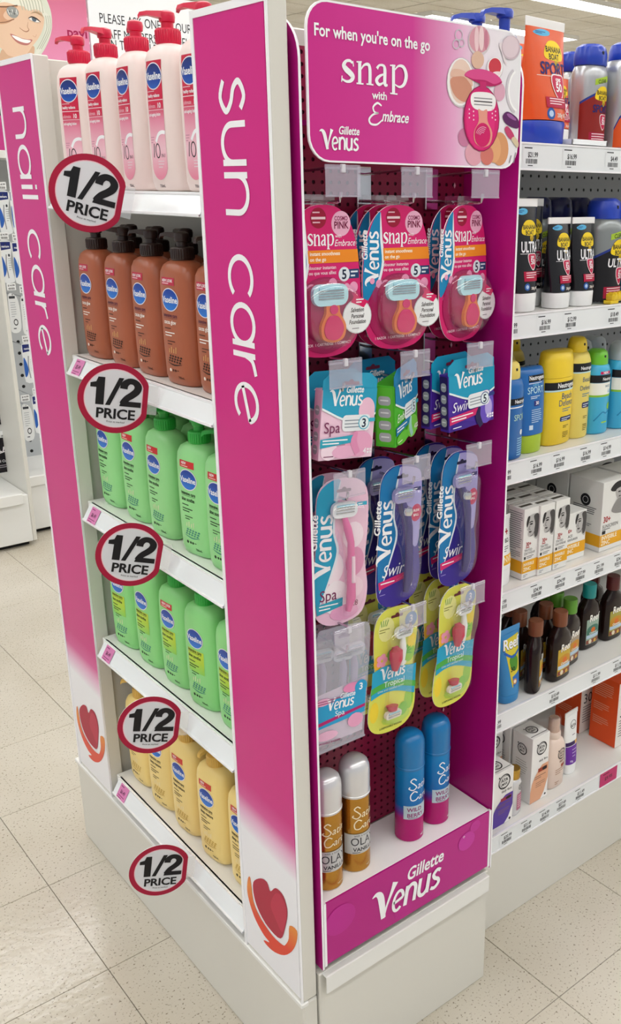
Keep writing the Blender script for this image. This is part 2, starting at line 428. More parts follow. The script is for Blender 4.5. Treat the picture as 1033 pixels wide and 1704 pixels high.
# ================================================================ lotion display at the end of the aisle
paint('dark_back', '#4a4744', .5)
unit = thing('end_display_unit', 'white steel aisle-end display with pink side signs and lotion shelves', 'display unit')
HB, WU = .203, .90
b = MB().box(.0275, .412, .112, WU-.001, 0, HB-.001, 'steel_beige').box(0, .0285, 0, WU, 0, HB, 'steel_beige', .003)
b.box(-.004, .01, -.002, WU+.002, HB-.006, HB+.003, 'steel_white', .0015)
link('base', b.mesh('base'), unit)
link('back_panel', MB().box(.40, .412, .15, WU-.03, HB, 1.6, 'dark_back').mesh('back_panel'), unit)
for y0, y1 in ((.15, .162), (.722, .734)):
    link('side_wall', MB().box(.028, .40, y0, y1, HB, 1.628, 'steel_beige', .002).mesh('side_wall'), unit)
grad('sign_ink', 2, [(0, '#f0f0f6'), (.35, '#e9b7d6'), (.65, '#d8519b'), (1, '#d01f84')], .435, .535, .28, skew=(1, -.08))
PW = .172
LOGO_H = [(712, 815), (740, 800), (765, 815), (778, 850), (800, 838), (830, 870), (845, 930), (838, 985), (818, 1035), (770, 990), (735, 930), (715, 870)]
LOGO_S = [(700, 799), (690, 803), (688, 850), (700, 905), (722, 965), (752, 1020), (775, 1050), (752, 1041), (765, 1062), (795, 1088), (832, 1100), (862, 1085), (880, 1050), (882, 1005), (853, 985), (850, 1035), (838, 1058), (826, 1060), (785, 1022), (740, 955), (712, 890)]
def logo(pts): return [(-q.y, q.z) for q in (on(120+x/2.348, 1120+y/2.348, 0, 0) for x, y in pts)]
for word, yR, zw, S in (('sun care', 0., 1.551, .0545), ('nail care', .708, 1.552, .0545)):
    post = link('post', MB().box(.0, .027, 0, PW, HB+.003, 1.632, 'steel_beige', .002).mesh('post'), unit, (0, yR, 0))
    pan = link('sign_panel', MB().box(-.0015, 0, .005, PW-.006, HB+.01, 1.624, 'sign_ink').mesh('sign_panel'), post, label='pink sign panel fading to white at the foot')
    fr = MB()
    for a in ((PW-.0075, PW, HB+.003, 1.624), (0, .0015, HB+.003, 1.624), (0, PW, 1.624, 1.6325)): fr.box(-.0025, .001, a[0], a[1], a[2], a[3], 'white_ink')
    link('sign_edge', fr.mesh('sign_edge'), post)
    pr = Pr(); pen_down(pr, word, -.108 if word[0] == 's' else -.112, zw, S, 'white_ink', gap=.265 if word[0] == 's' else .31)
    link('lettering', pr.build(fX(-.0018)).mesh('lettering'), post, label='white letters reading '+word)
    pr = Pr(); grad('swoosh', 2, [(0, '#e23a1e'), (.45, '#e8892e'), (1, '#d8401c')], .29, .40)
    pr.poly(smooth_outline(logo(LOGO_S), 3), 'swoosh'); pr.poly(smooth_outline(logo(LOGO_H), 4), '#b0203f')
    pr.poly(smooth_outline(logo([(795, 862), (815, 862), (838, 905), (842, 950), (825, 1010), (800, 960), (780, 905)]), 4), '#c02c4c')
    link('heart_logo', pr.build(fX(-.0018)).mesh('heart_logo'), post, label='crimson heart with orange swoosh')
SH = [1.422, 1.140, .863, .577, .259]
YS0, YS1 = .165, .708
pmat('pink_ticket', '#d77fb4', .5)
for i, z in enumerate(SH):
    zt = z
    s = MB().box(.012, .395, YS0, YS1-.004, zt-.022, zt, 'steel_white', .001)
    sh = link('shelf', s.mesh('shelf'), unit)
    y0, y1 = YS0+.006, YS1-.018
    a, bb, hh = .012, -.007, .031
    st = MB(); v = [(a, y0, zt), (a, y1, zt), (bb, y1, zt-hh), (bb, y0, zt-hh), (a+.004, y0, zt), (a+.004, y1, zt), (bb+.004, y1, zt-hh), (bb+.004, y0, zt-hh)]
    st.add(v, [(0, 1, 2, 3), (7, 6, 5, 4), (0, 4, 5, 1), (3, 2, 6, 7), (0, 3, 7, 4), (1, 5, 6, 2)], 'strip')
    for t_ in (0.04, .90):
        xx = a+(bb-a)*t_; zz = zt-hh*t_; st.box(xx-.0022, xx+.001, y0, y1, zz-.0022, zz+.0008, 'white_ink')
    link('price_strip', st.mesh('price_strip'), sh)
    pr = Pr(); pr.rect(-.018, .0095, .018, .0375, 'pink_ticket'); pr.text(0, .0215, ['$5.99', '$5.49', '$6.49', '$6.49', '$6.49'][i], .0085, '#5a1540', al=1); pr.lines(-.014, .0165, .028, 2, .0035, .0012, '#8a3a6a'); pr.lines(-.014, .032, .02, 1, .003, .0016, '#8a3a6a')
    sl = (bb-a)/hh
    yc = y1-.035
    if i: link('price_ticket', pr.build(lambda u, v_, h: (a+sl*(.039-v_)-.0012-h, yc-u, zt-.039+v_)).mesh('price_ticket'), sh)

# ================================================================ half price discs
clear('tab', '#e8ecf0', .25, .1, .5)
pr = Pr(); R = .0530; DX = -.0545
def dcut(r, n=56, lim=.88):
    return [(DX+min(r*math.cos(2*PI*i/n), lim*r), r*math.sin(2*PI*i/n)) for i in range(n)]
dk = Kit()
dk.add('disc', MB().slab(dcut(R), -.0006, .0006, '#a8123a', 'white_ink'))
pr.poly(dcut(R*.985), '#a8123a'); pr.poly(dcut(R*.835), '#eec3cd'); pr.poly(dcut(R*.81), '#dcdee3')
dk.add('face', pr.build(flat(-.0007)), 'disc')
pr = Pr(); k = '#141216'; rr_ = lambda pts: [(DX+(a-.06)*R, b_*R) for a, b_ in pts]
pr.poly(rr_([(-.46, -.2), (-.24, -.2), (-.24, .58), (-.42, .58), (-.47, .44), (-.62, .40), (-.62, .28), (-.46, .28)]), k)
pr.poly(rr_([(-.20, -.2), (-.07, -.2), (.26, .6), (.13, .6)]), k)
pr.stroke(rr_([(.27, .30), (.29, .42), (.40, .52), (.55, .51), (.65, .40), (.63, .27), (.52, .15), (.38, .04), (.29, -.07), (.24, -.14)]), [.2*R, .2*R, .17*R, .17*R, .2*R, .2*R, .19*R, .18*R, .17*R, .14*R], k, 4); pr.poly(rr_([(.18, -.2), (.76, -.2), (.76, -.05), (.22, -.05)]), k)
w0 = pr.width('PRICE')
for dx in (0, .0004): pr.text(DX+dx-.50*R, -.57*R, 'PRICE', .40*R, k, 1, sx=1.06*R/(w0*.40*R))
pr.text(DX+.05*R, -.69*R, 'Price as marked', .075*R, k, 0, al=1)
dk.add('lettering', pr.build(flat(-.0016)), 'disc')
dk.add('tab', MB().box(-.013, .006, -.0004, .0004, -.020, .024, 'tab'), label='clear plastic tab that clips to the shelf edge')
DISC = [((213, 340), -15, 'pink-white lotion bottles'), ((254, 669), -9, 'brown cocoa lotion bottles'), ((276, 929), -13, 'upper row of green lotion bottles'), ((306, 1206), -10, 'lower row of green lotion bottles'), ((318, 1444), -9, 'yellow lotion bottles')]
for i, ((px, py), roll, what) in enumerate(DISC):
    p = on(px, py, 0, -.016)
    dk.put('half_price_disc', 'round red-rimmed half price disc clipped below the '+what, 'price sign', 'half price discs on the shelf edges', (-.0155, p.y, p.z), rz=math.radians(-22), ry=math.radians(-roll))

# ================================================================ razor display on the side
vu = thing('razor_display_unit', 'magenta side display with pegboard, rounded header and razor packs', 'display unit')
CX0, CX1, YF, YB = .034, .409, -.008, .108       # cheeks left/right, front and back
link('base', MB().box(.030, .408, -.003, .108, 0, .246, 'steel_beige', .002).mesh('base'), vu)
lip = MB().box(.036, .4, -.0135, .0, .2425, .2455, 'steel_white', .001).box(.036, .4, -.0145, -.0125, .212, .2455, 'steel_white', .0008)
link('ticket_lip', lip.mesh('ticket_lip'), vu)
def cheek_out(z0, z1, r):
    pts = [(YF, z0), (YF, z1-r)]
    pts += [(YF+r-r*math.cos(math.radians(a)), z1-r+r*math.sin(math.radians(a))) for a in range(10, 91, 10)]
    return pts+[(YB, z1), (YB, z0)]
for xa, lab in ((CX0, 'left magenta cheek with white front edge'), (CX1-.003, 'right magenta cheek with white front edge')):
    pts = cheek_out(.256, 1.618, .05); n = len(pts); m_ = MB()
    v = [(xa, y, z) for y, z in pts]+[(xa+.0035, y, z) for y, z in pts]
    m_.add(v, [tuple(range(n)), tuple(range(2*n-1, n-1, -1))], 'magenta'); m_.add(v, [(i, n+i, n+(i+1) % n, (i+1) % n) for i in range(n)], 'white_ink')
    link('cheek', m_.mesh('cheek'), vu, label=lab)
def pegboard(x0, x1, z0, z1, y, st, r, kf, kb=None, y_axis=False):
    """sheet with real round holes and a dark sheet behind"""
    m_ = MB(); nx, nz = round((x1-x0)/st), round((z1-z0)/st); sx, sz = (x1-x0)/nx, (z1-z0)/nz
    v = []; f = []
    sq = [(1, 0), (1, 1), (0, 1), (-1, 1), (-1, 0), (-1, -1), (0, -1), (1, -1)]
    for i in range(nx):
        for j in range(nz):
            cx, cz = x0+(i+.5)*sx, z0+(j+.5)*sz; o_ = len(v)
            v += [(cx+a*sx/2, y, cz+b_*sz/2) for a, b_ in sq]
            v += [(cx+r*math.cos(q*PI/4), y, cz+r*math.sin(q*PI/4)) for q in range(8)]
            v += [(cx+r*math.cos(q*PI/4), y+.0015, cz+r*math.sin(q*PI/4)) for q in range(8)]
            for q in range(8): 
                t_ = (q+1) % 8; f += [(o_+q, o_+t_, o_+8+t_, o_+8+q), (o_+8+q, o_+8+t_, o_+16+t_, o_+16+q)]
    m_.add(v, f, kf); m_.box(x0, x1, y+.002, y+.006, z0, z1, kb or 'black_void')
    return m_
link('pegboard', pegboard(CX0+.004, CX1-.004, .38, 1.60, YB-.004, .0142, .0028, 'peg_maroon', '#3a0820').mesh('pegboard'), vu)
pr = Pr()
for i in range(40):
    z = 1.585-i*.0298
    if z > .42: pr.poly([(.3835, z), (.3858, z+.0045), (.3881, z), (.3858, z-.0045)], '#e9b9c9')  # pale diamonds painted as lit upright slots showing through
link('lit_slot_marks', pr.build(flat(YB-.0045)).mesh('lit_slot_marks'), vu)
link('deck', MB().box(CX0+.005, CX1-.005, YF+.004, YB-.006, .372, .38, '#f4f4f6', .001).mesh('deck'), vu)
grad('magenta_spot', 0, [(0, '#b3157f'), (1, '#bb2288')], 0, .4)
fp = link('front_panel', MB().box(CX0+.009, CX1-.009, YF+.001, YF+.004, .262, .38, 'magenta_spot').mesh('front_panel'), vu, label='magenta panel under the deck')
for xa in (CX0+.0042, CX1-.009): link('panel_frame', MB().box(xa, xa+.0048, YF, YF+.006, .26, .381, 'white_ink').mesh('panel_frame'), vu)
def venus_mark(pr, x, z, s, k, gil=True, shear=.06, k2=None):
    """the wordmark: swash V, rounded letters, small name above; s is the x-height"""
    q = lambda pts: [(x+(a+shear*b)*s, z+b*s) for a, b in pts]
    pr.stroke(q([(-.55, 1.42), (-.32, 1.5), (-.08, 1.3), (.12, .75), (.32, .0)]), [a*s for a in (.04, .22, .34, .34, .26)], k, 6)
    pr.stroke(q([(.32, .0), (.42, .6), (.62, 1.25), (.74, 1.62)]), [a*s for a in (.12, .12, .2, .34)], k, 6)
    X = .82; wd = .19*s
    pr.stroke(q([(X+.02, .46), (X+.5, .56)]+arc(X+.28, .5, .28, .5, 15, 312, 18)), wd*.85, k)
    X = 1.58; pr.stroke(q([(X, 0), (X, 1.02)]), wd*1.15, k); pr.stroke(q([(X, .5)]+arc(X+.27, .62, .27, .36, 170, 0)+[(X+.54, 0)]), wd*1.05, k)
    X = 2.36; pr.stroke(q([(X, 1)]+[(X, .4)]+arc(X+.27, .38, .27, .36, 180, 360)+[(X+.54, 1)]), wd*1.05, k); pr.stroke(q([(X+.54, 1), (X+.54, 0)]), wd*1.15, k)
    X = 3.12; pr.stroke(q([(X+.5, .86), (X+.28, .97), (X+.08, .78), (X+.2, .56), (X+.42, .42), (X+.48, .2), (X+.26, .03), (X, .12)]), wd, k, 4)
    if gil: pr.text(x+(1.45+shear*1.3)*s, z+1.28*s, 'Gillette', .92*s, k2 or k, 1, .2, .82)
pr = Pr()
for cx, cz, r, c in ((.345, .345, .02, '#c63aa0'), (.365, .37, .012, '#c23398'), (.07, .335, .03, '#bd2890'), (.20, .27, .02, '#ba2389')): pr.spoly(ellipse(cx, max(.262+r*.9, min(.379-r, cz)), r, r*.9, 16), c, 1)
venus_mark(pr, .145, .287, .0365, 'white_ink', True, .18)
pr.ring(.338, .357, .0018, .0018, .0006, 'white_ink', 10)
link('lettering', pr.build(flat(YF+.0005)).mesh('lettering'), fp, label='white wordmark reading Gillette Venus')

# snap, a roman face with slab feet
SNAPW = [
  ([(272, 272), (262, 261), (245, 263), (236, 281), (246, 298), (262, 313), (274, 330), (266, 347), (247, 350), (228, 339)], [8, 11, 12, 20, 24, 24, 22, 14, 10, 8], 5),
  ([(228, 325), (226, 352)], 5, 0),
  ([(274, 262), (277, 286)], 5, 0),
  ([(304, 263), (304, 358)], 17, 0),
  ([(290, 266), (312, 266)], 6, 0),
  ([(290, 358), (320, 361)], 6, 0),
  ([(308, 300), (322, 280), (340, 278), (347, 300), (347, 362)], [5, 9, 14, 17, 17], 5),
  ([(332, 361), (362, 365)], 6, 0),
  ([(378, 295), (388, 281), (405, 282), (412, 300), (412, 360), (424, 366)], [14, 9, 11, 17, 17, 8], 5),
  ([(411, 318), (388, 328), (376, 346), (386, 363), (402, 358), (412, 346)], [6, 12, 17, 13, 8, 5], 5),
  ([(449, 278), (449, 402)], 17, 0),
  ([(434, 281), (457, 283)], 6, 0),
  ([(434, 401), (466, 405)], 6, 0),
  ([(453, 302), (470, 284), (492, 290), (503, 325), (494, 362), (474, 374), (453, 362)], [5, 9, 15, 19, 15, 9, 5], 5),
  ]
def snap_word(pr, x0, z0, s, k):
    """s is the x-height"""
    for pts, w_, sm in SNAPW:
        q = [(x0+(x-226)/84*s, z0+(352+.085*(x-228)-y)/84*s) for x, y in pts]
        pr.stroke(q, [a*s/84 for a in w_] if isinstance(w_, list) else w_*s/84, k, sm)
# header board
HX0, HX1, HZ0, HZ1, HY = .0435, .398, 1.4585, 1.6325, -.0115
grad('header_ink', 0, [(0, '#cb2f8c'), (.45, '#cf3f96'), (.66, '#e7a9d0'), (.78, '#efe3ee'), (1, '#ededf1')], HX0, HX1, .22)
hd = link('header_board', MB().slab(rrect(HX0, HZ0, HX1, HZ1, .03), HY, HY+.003, 'header_ink', 'white_ink').mesh('header_board'), vu, label='glossy pink header board with rounded corners')
hr = MB(); rr = rrect(HX0, HZ0, HX1, HZ1, .03); pr = Pr(); pr.stroke(rrect(HX0+.001, HZ0+.001, HX1-.001, HZ1-.001, .029), .0022, 'white_ink', closed=True)
link('white_edge', pr.build(flat(HY)).mesh('white_edge'), hd)
for xa in (.06, .37): link('header_leg', MB().box(xa, xa+.006, HY+.003, YB-.01, 1.50, 1.506, 'chrome').mesh('header_leg'), vu)
hp = lambda x, y: (lambda q: (q.x, q.z))(on(480+x/2.5825, y/2.5825, 1, HY))     # zoomed header pixels -> board plane
pr = Pr(); kW = 'white_ink'
# text lines follow the board: baseline ends measured on the photo
def htext(t, a, b, k, size=None, bold=1, shear=0.):
    p, q = hp(*a), hp(*b); wd = pr.width(t); L = math.hypot(q[0]-p[0], q[1]-p[1])
    sz = size or L/wd
    pr.text(p[0], p[1], t, sz, k, bold, shear, L/wd/sz, 0, math.atan2(q[1]-p[1], q[0]-p[0]))
htext("For when you're on the go", (106, 150), (606, 219), kW, .0185)
htext('with', (358, 424), (422, 430), kW, .0125)
def hs(pts, w, sm=5, k=kW): pr.stroke([hp(*p) for p in pts], [a*.00028 for a in w] if isinstance(w, (list, tuple)) else w*.00028, k, sm)
for pts, w_, sm in SNAPW: hs(pts, w_, sm)
# Embrace in a running hand
hs([(398, 455), (380, 443), (362, 460), (368, 482), (385, 486), (362, 492), (345, 512), (352, 532), (378, 535), (402, 515)], [6, 9, 8, 8, 5, 8, 9, 9, 8, 5])
htext('mbrace', (398, 520), (512, 529), kW, .0175, 1, .3)
vx, vz = hp(141, 640); venus_mark(pr, vx+.004, vz, .0138, kW, True, .04)
link('lettering', pr.build(flat(HY-.0006)).mesh('lettering'), hd, label='white advertising words on the header')
pr = Pr()
def E_(x, y, rx, ry, k, n=22): pr.poly([hp(x+rx*math.cos(2*PI*i/n), y+ry*math.sin(2*PI*i/n)) for i in range(n)], k)
def Pz(pts, k, sm=4): pr.poly([hp(*p) for p in (smooth_outline(pts, sm) if sm else pts)], k)
pmat('ink_white', '#f4f3f5', .3)
for cx, cy, r in ((730, 150, 16), (742, 185, 12), (718, 190, 14)): pr.stroke([hp(cx+r*math.cos(a*.5), cy+1.4*r*math.sin(a*.5)) for a in range(13)], .0014, '#c9c3cc', 0, True)
E_(740, 355, 62, 108, '#cfc8cc'); E_(737, 352, 57, 103, '#f6f2f2'); E_(738, 350, 48, 96, '#e9cdbf')
Pz([(692, 345), (720, 325), (760, 335), (785, 380), (770, 430), (740, 435), (705, 400)], '#cf9078'); Pz([(700, 300), (740, 300), (780, 330), (786, 372), (750, 330), (695, 330)], '#e3b9a6')
E_(818, 175, 48, 66, '#d7cdd2'); E_(818, 170, 44, 58, '#d79aa9'); E_(806, 168, 10, 54, '#ebc9cf'); E_(826, 165, 11, 54, '#edd0d3'); E_(846, 172, 8, 44, '#c97f95')
E_(810, 258, 27, 38, '#dcb6a0')
E_(884, 295, 36, 50, '#d5cdd2'); E_(884, 292, 33, 46, '#f7f5f6'); E_(884, 286, 27, 36, '#cc3a4a'); Pz([(868, 318), (885, 308), (910, 310), (900, 326), (880, 330)], '#f3e2e4')
Pz([(902, 190), (928, 180), (930, 200), (925, 240), (935, 275), (925, 270), (915, 235)], '#e9dde2')
E_(952, 205, 40, 52, '#c9b4c0'); E_(950, 202, 35, 47, '#e0cdd6')
E_(905, 395, 24, 40, '#dba6bc')
pr.stroke([hp(985+48*math.cos(a), 390+95*math.sin(a)) for a in [PI/2+.3+i*.22 for i in range(12)]], .0045, '#cfcad2'); pr.stroke([hp(992+48*math.cos(a), 390+90*math.sin(a)) for a in [PI/2+.3+i*.22 for i in range(12)]], .003, '#fbfbfc')
E_(755, 590, 28, 40, '#c77ba0'); E_(905, 640, 38, 72, '#d99a6b'); E_(880, 640, 30, 60, '#e3a878'); E_(795, 660, 38, 52, '#e0a3b3'); E_(850, 668, 28, 42, '#d2766c')
Pz([(918, 500), (935, 480), (960, 490), (985, 515), (985, 550), (960, 548), (930, 530)], '#5b1f5e'); Pz([(935, 490), (950, 490), (975, 512), (970, 518), (945, 505)], '#9b5c9e')
Pz([(926, 555), (938, 542), (958, 565), (968, 590), (955, 600), (938, 585)], '#c43f6e'); Pz([(955, 600), (968, 588), (985, 612), (980, 635)], '#d9c7a6')
# open compact with razor
E_(825, 510, 78, 142, '#8d0f4e'); E_(825, 510, 74, 138, '#d5186f'); E_(820, 520, 62, 122, '#e0287d')
Pz([(752, 325), (775, 302), (830, 298), (885, 318), (912, 350), (880, 362), (840, 345), (790, 340)], '#d94b8d'); Pz([(752, 325), (790, 340), (840, 345), (880, 362), (912, 350), (905, 362), (860, 372), (800, 352)], '#b51260')
Pz([(818, 350), (845, 352), (845, 385), (818, 385)], '#c3216b', 0)
Pz([(780, 410), (800, 396), (860, 400), (885, 425), (880, 465), (855, 478), (800, 470), (780, 445)], '#f4f1f3')
for i in range(3): Pz([(792, 418+i*14), (870, 424+i*14), (870, 429+i*14), (792, 423+i*14)], '#3b3338' if i == 1 else '#9a969c', 0)
Pz([(810, 470), (828, 478), (848, 472), (850, 520), (870, 570), (860, 620), (825, 632), (795, 610), (792, 565), (812, 520)], '#e59a8a')
E_(828, 580, 34, 52, '#cf1466'); 
for r in (12, 18, 24, 30): pr.stroke([hp(828+r*math.cos(a), 585+1.3*r*math.sin(a)) for a in [PI*1.1+i*.16 for i in range(12)]], .0009, '#f0a3c8')
for i in range(6): E_(772+(i % 2)*18, 470+i*9, 3, 4, '#f7c9de', 8); E_(870+(i % 2)*14, 470+i*9, 3, 4, '#f7c9de', 8)
pr.stroke([hp(975-2*i, 655+i*9) for i in range(6)], .0016, '#8d8790', 4); pr.stroke([hp(955-2*i, 668+i*8) for i in range(5)], .0016, '#8d8790', 4)
link('artwork', pr.build(flat(HY-.0006)).mesh('artwork'), hd, label='printed make-up palette and open pink razor compact')
# ================================================================ sunscreen shelving on the right
su = thing('sunscreen_shelving', 'white steel wall shelving full of sunscreen beside the razor display', 'shelving')
RX0, RX1, RYF, RYB = .43, 1.95, .08, .47
RS = [1.50, 1.238, .988, .745, .497, .222]
link('base', MB().box(RX0, RX1, RYF, RYB, 0, .19, 'steel_beige', .002).mesh('base'), su)
link('upright', MB().box(.4135, .4295, .112, RYB+.02, 0, 1.53, 'steel_white', .002).mesh('upright'), su)
paint('peg_grey', '#8f9092', .45)
for i in range(6):
    z0 = RS[i+1] if i < 5 else .19; z1 = RS[i]-.025
    if i < 5: link('back_panel', pegboard(RX0, RX1, z0, z1, RYB, .0254, .0034, 'peg_grey').mesh('back_panel'), su)
def ticket(pr, x, z, price, big=1., col='strip', ink='#26262c'):
    pr.rect(x-.021, z-.016, x+.021, z+.016, col)
    pr.lines(x-.018, z+.0115, .03, 1, .003, .0016, ink); pr.text(x+.002, z-.001, price, .0105*big, ink, 1, al=1, sx=.8); pr.bars(x-.014, z-.0105, .027, .007, ink, 17)
    pr.lines(x-.009, z-.014, .018, 1, .003, .0012, ink)
TK = [[(885, 258, '$21.99'), (950, 262, '$16.99'), (1020, 268, '$4.49')],
      [(852, 545, '$9.99'), (907, 535, '$16.99'), (950, 530, '$12.99'), (1021, 520, '$18.49')],
      [(842, 785, '$9.99'), (893, 772, '$16.99'), (931, 762, '$16.99'), (975, 752, '$16.99'), (1009, 742, '$14.99'), (1044, 735, '$14.99')],
      [(835, 1000, '$9.99'), (893, 978, '$34.99'), (932, 965, '$34.99'), (966, 952, '$37.99'), (997, 942, '$21.99'), (1030, 930, '$34.99')],
      [(826, 1205, '$9.99'), (922, 1162, '$10.49'), (991, 1127, '$11.99'), (1027, 1112, '$11.99')],
      [(843, 1396, '$20.99'), (876, 1375, '$21.49'), (906, 1356, '$14.99'), (934, 1338, '$27.49'), (965, 1320, '$11.49')]]
for i, z in enumerate(RS):
    sh = link('shelf', MB().box(RX0, RX1, RYF+.004, RYB-.002, z-.024 if i < 5 else .19, z-.0005, 'steel_white', .001).mesh('shelf'), su)
    st = MB().box(RX0, RX1, RYF-.001, RYF+.004, z-.039, z+.001, 'strip', .0006)
    st.box(RX0, RX1, RYF-.0025, RYF, z-.0395, z-.0365, 'white_ink'); st.box(RX0, RX1, RYF-.0025, RYF, z-.001, z+.0015, 'white_ink')
    link('price_strip', st.mesh('price_strip'), sh)
    for px, py, t_ in TK[i]:
        p = on(px, py, 1, RYF-.0012); pr = Pr(); ticket(pr, p.x, z-.019, t_); link('price_ticket', pr.build(flat(RYF-.0012)).mesh('price_ticket'), sh)
    for q in range(5):      # stock further along, just outside the picture
        pr = Pr(); ticket(pr, 1.05+q*.16+i*.02, z-.019, '$%d.99' % (9+(q*7+i*5) % 17)); link('price_ticket', pr.build(flat(RYF-.0012)).mesh('price_ticket'), sh)
    if i == 5:
        for px, w_ in ((1012, .05), (1046, .05)):
            p = on(px, 1288, 1, RYF-.0012); pr = Pr(); pr.rect(p.x-w_*.6, z-.036, p.x+w_*.6, z-.001, '#c2356f'); pr.text(p.x, z-.024, '$9.95', .012, '#5a1030', al=1); pr.lines(p.x-.02, z-.009, .034, 1, .003, .002, '#5a1030')
            link('price_ticket', pr.build(flat(RYF-.0018)).mesh('price_ticket'), sh, label='pink sale ticket')

# ================================================================ wall units across the aisle on the left
def wall_unit(name, label, x0, x1, yf, yb, zb, ztop, shelfz, kb):
    u = thing(name, label, 'shelving')
    link('base', MB().box(x0, x1, yf, yb, .02, zb, 'steel_white', .003).mesh('base'), u)
    link('kick', MB().box(x0+.01, x1-.01, yf+.03, yb, 0, .02, 'black_void').mesh('kick'), u)
    link('back_panel', pegboard(x0, x1, zb, ztop, yb-.01, .0508, .008, kb).mesh('back_panel'), u)
    for z in shelfz: link('shelf', MB().box(x0, x1, yf+.08, yb-.012, z-.03, z, 'steel_white', .002).mesh('shelf'), u)
    return u
paint('peg_light', '#b9bdc0', .45)
u1 = wall_unit('beauty_wall_unit', 'white wall unit with black beauty packs at the far left edge', -.32, .595, 2.87, 3.38, .225, 1.9, (), 'peg_light')
link('base_lip', MB().box(-.32, .57, 2.855, 2.872, .19, .235, 'steel_white', .002).mesh('base_lip'), u1)
link('side_panel', MB().box(.596, .612, 2.872, 3.38, 0.02, 1.9, 'steel_beige', .002).mesh('side_panel'), u1)
u2 = wall_unit('manicure_wall_unit', 'white wall unit with manicure packs behind the nail care sign', .625, 2.1, 3.0, 3.40, .24, 1.9, (1.56,), 'peg_light')
link('deck', MB().box(.625, 2.1, 2.99, 3.02, .215, .26, 'steel_white', .003).mesh('deck'), u2)
# hanging packs over there
def bg_pack(kind):
    k = Kit(); pr = Pr()
    if kind == 0:      # black pack with pink dot
        k.add('card', MB().slab(rrect(-.06, -.13, .06, .02, .008, 3), -.002, .002, '#17141a'))
        pr.ell(.045, -.0, .013, .013, '#e7a9c4'); pr.stroke([(-.06, -.05), (.06, -.025)], .003, '#e9e6ea'); pr.text(-.05, -.04, 'A.Fix', .03, '#f2eef2', 1, .2); pr.text(-.055, -.085, 'Gel Cushions', .015, '#e9e6ea'); pr.lines(-.05, -.1, .07, 2, .008, .003, '#a9a2aa')
        pr.spoly(ellipse(.03, -.115, .022, .014, 14), '#cfcad0', 1)
    elif kind == 1:    # white pack with navy head
        out = smooth_outline([(-.045, .02), (.045, .02), (.045, -.03), (.03, -.09), (.04, -.15), (.045, -.2), (-.045, -.2), (-.045, -.1)], 3)
        k.add('card', MB().slab(out, -.002, .002, '#e9ecee')); pr.poly([(-.043, .018), (.043, .018), (.042, -.02), (-.043, -.028)], '#1d2a6e'); pr.text(0, -.012, 'manicare', .017, '#f0f2f6', al=1)
        pr.stroke([(.0, -.05), (-.008, -.11), (.0, -.18)], .008, '#8a8d92', 3); pr.ell(.022, -.055, .008, .008, '#3b3f48'); pr.lines(.01, -.075, .028, 6, .012, .003, '#9aa0a6')
        pr.spoly([(-.043, -.06), (-.02, -.09), (-.012, -.14), (-.043, -.17)], '#2f62b8')
    else:
        k.add('card', MB().slab(smooth_outline([(-.035, .0), (0, .012), (.04, -.02), (.05, -.11), (.035, -.2), (-.04, -.2), (-.042, -.1)], 4), -.002, .002, '#e4e6e7')); pr.rect(-.03, -.016, .02, -.002, '#3a3c42')
        pr.lines(-.025, -.04, .045, 7, .013, .003, '#9aa0a6'); pr.ring(.005, -.15, .016, .016, .006, '#26282c', 14); pr.lines(-.02, -.188, .04, 1, .01, .006, '#5a5e64')
    if kind:
        sc = lambda u, v, h: (u*.48, -.0022-h, v*.72)
        for nm, me, und, lb in k.p: me.transform(Matrix.Diagonal((.48, 1, .72, 1)))
        k.add('print', pr.build(sc), 'card')
    else: k.add('print', pr.build(flat(-.0022)), 'card')
    k.add('hook', MB().tube([(0, -.004, .004), (0, .30 if kind else .26, .004)], .0025, 'chrome', 6))
    tp = Pr(); q_ = .03 if kind == 0 else .0175; tp.rect(-q_, .022, q_, .05, '#f2f3f4'); tp.text(0, .038, '$14.99', .010, '#222228', al=1); tp.bars(-q_*.7, .025, q_*1.4, .008, '#222228', 14)
    k.add('price_ticket', tp.build(flat(-.005)))
    return k
B0, B1, B2 = bg_pack(0), bg_pack(1), bg_pack(2)
for i, (px, py) in enumerate([(-16, 490), (-11, 580), (-3, 655), (11, 735)]):
    p = on(px, py, 1, 3.10)
    B0.put('beauty_pack', 'black hanging beauty pack at the far left edge, %s from the top' % ['first', 'second', 'third', 'fourth'][i], 'beauty pack', 'black packs on the far left wall unit', (p.x, 3.10, p.z))
spots = [(1, 4, 325, 'white manicure pack with navy head, top row, far left edge'), (1, 25, 325, 'white manicure pack with navy head, top row, touching the nail care sign'),
         (1, 8, 408, 'white manicure pack with navy head, second row, with tweezers'), (1, 29, 410, 'white manicure pack with navy head, second row, touching the nail care sign'),
         (2, 20, 492, 'short white manicure pack, third row, left one'), (2, 41, 496, 'short white manicure pack, third row, touching the nail care sign'),
         (1, 45, 578, 'white manicure pack with a slim brush beside the nail care sign'),
         (2, 43, 676, 'white pack with a black ring, lowest on the far pegboard'), (1, 62, 664, 'blue and white manicure pack, lowest, touching the nail care sign')]
for kind, px, py, lab in spots:
    p = on(px, py, 1, 3.1)
    (B1 if kind == 1 else B2).put('manicure_pack', lab, 'manicure pack', 'manicure packs on the far pegboard', (p.x, 3.1, p.z))
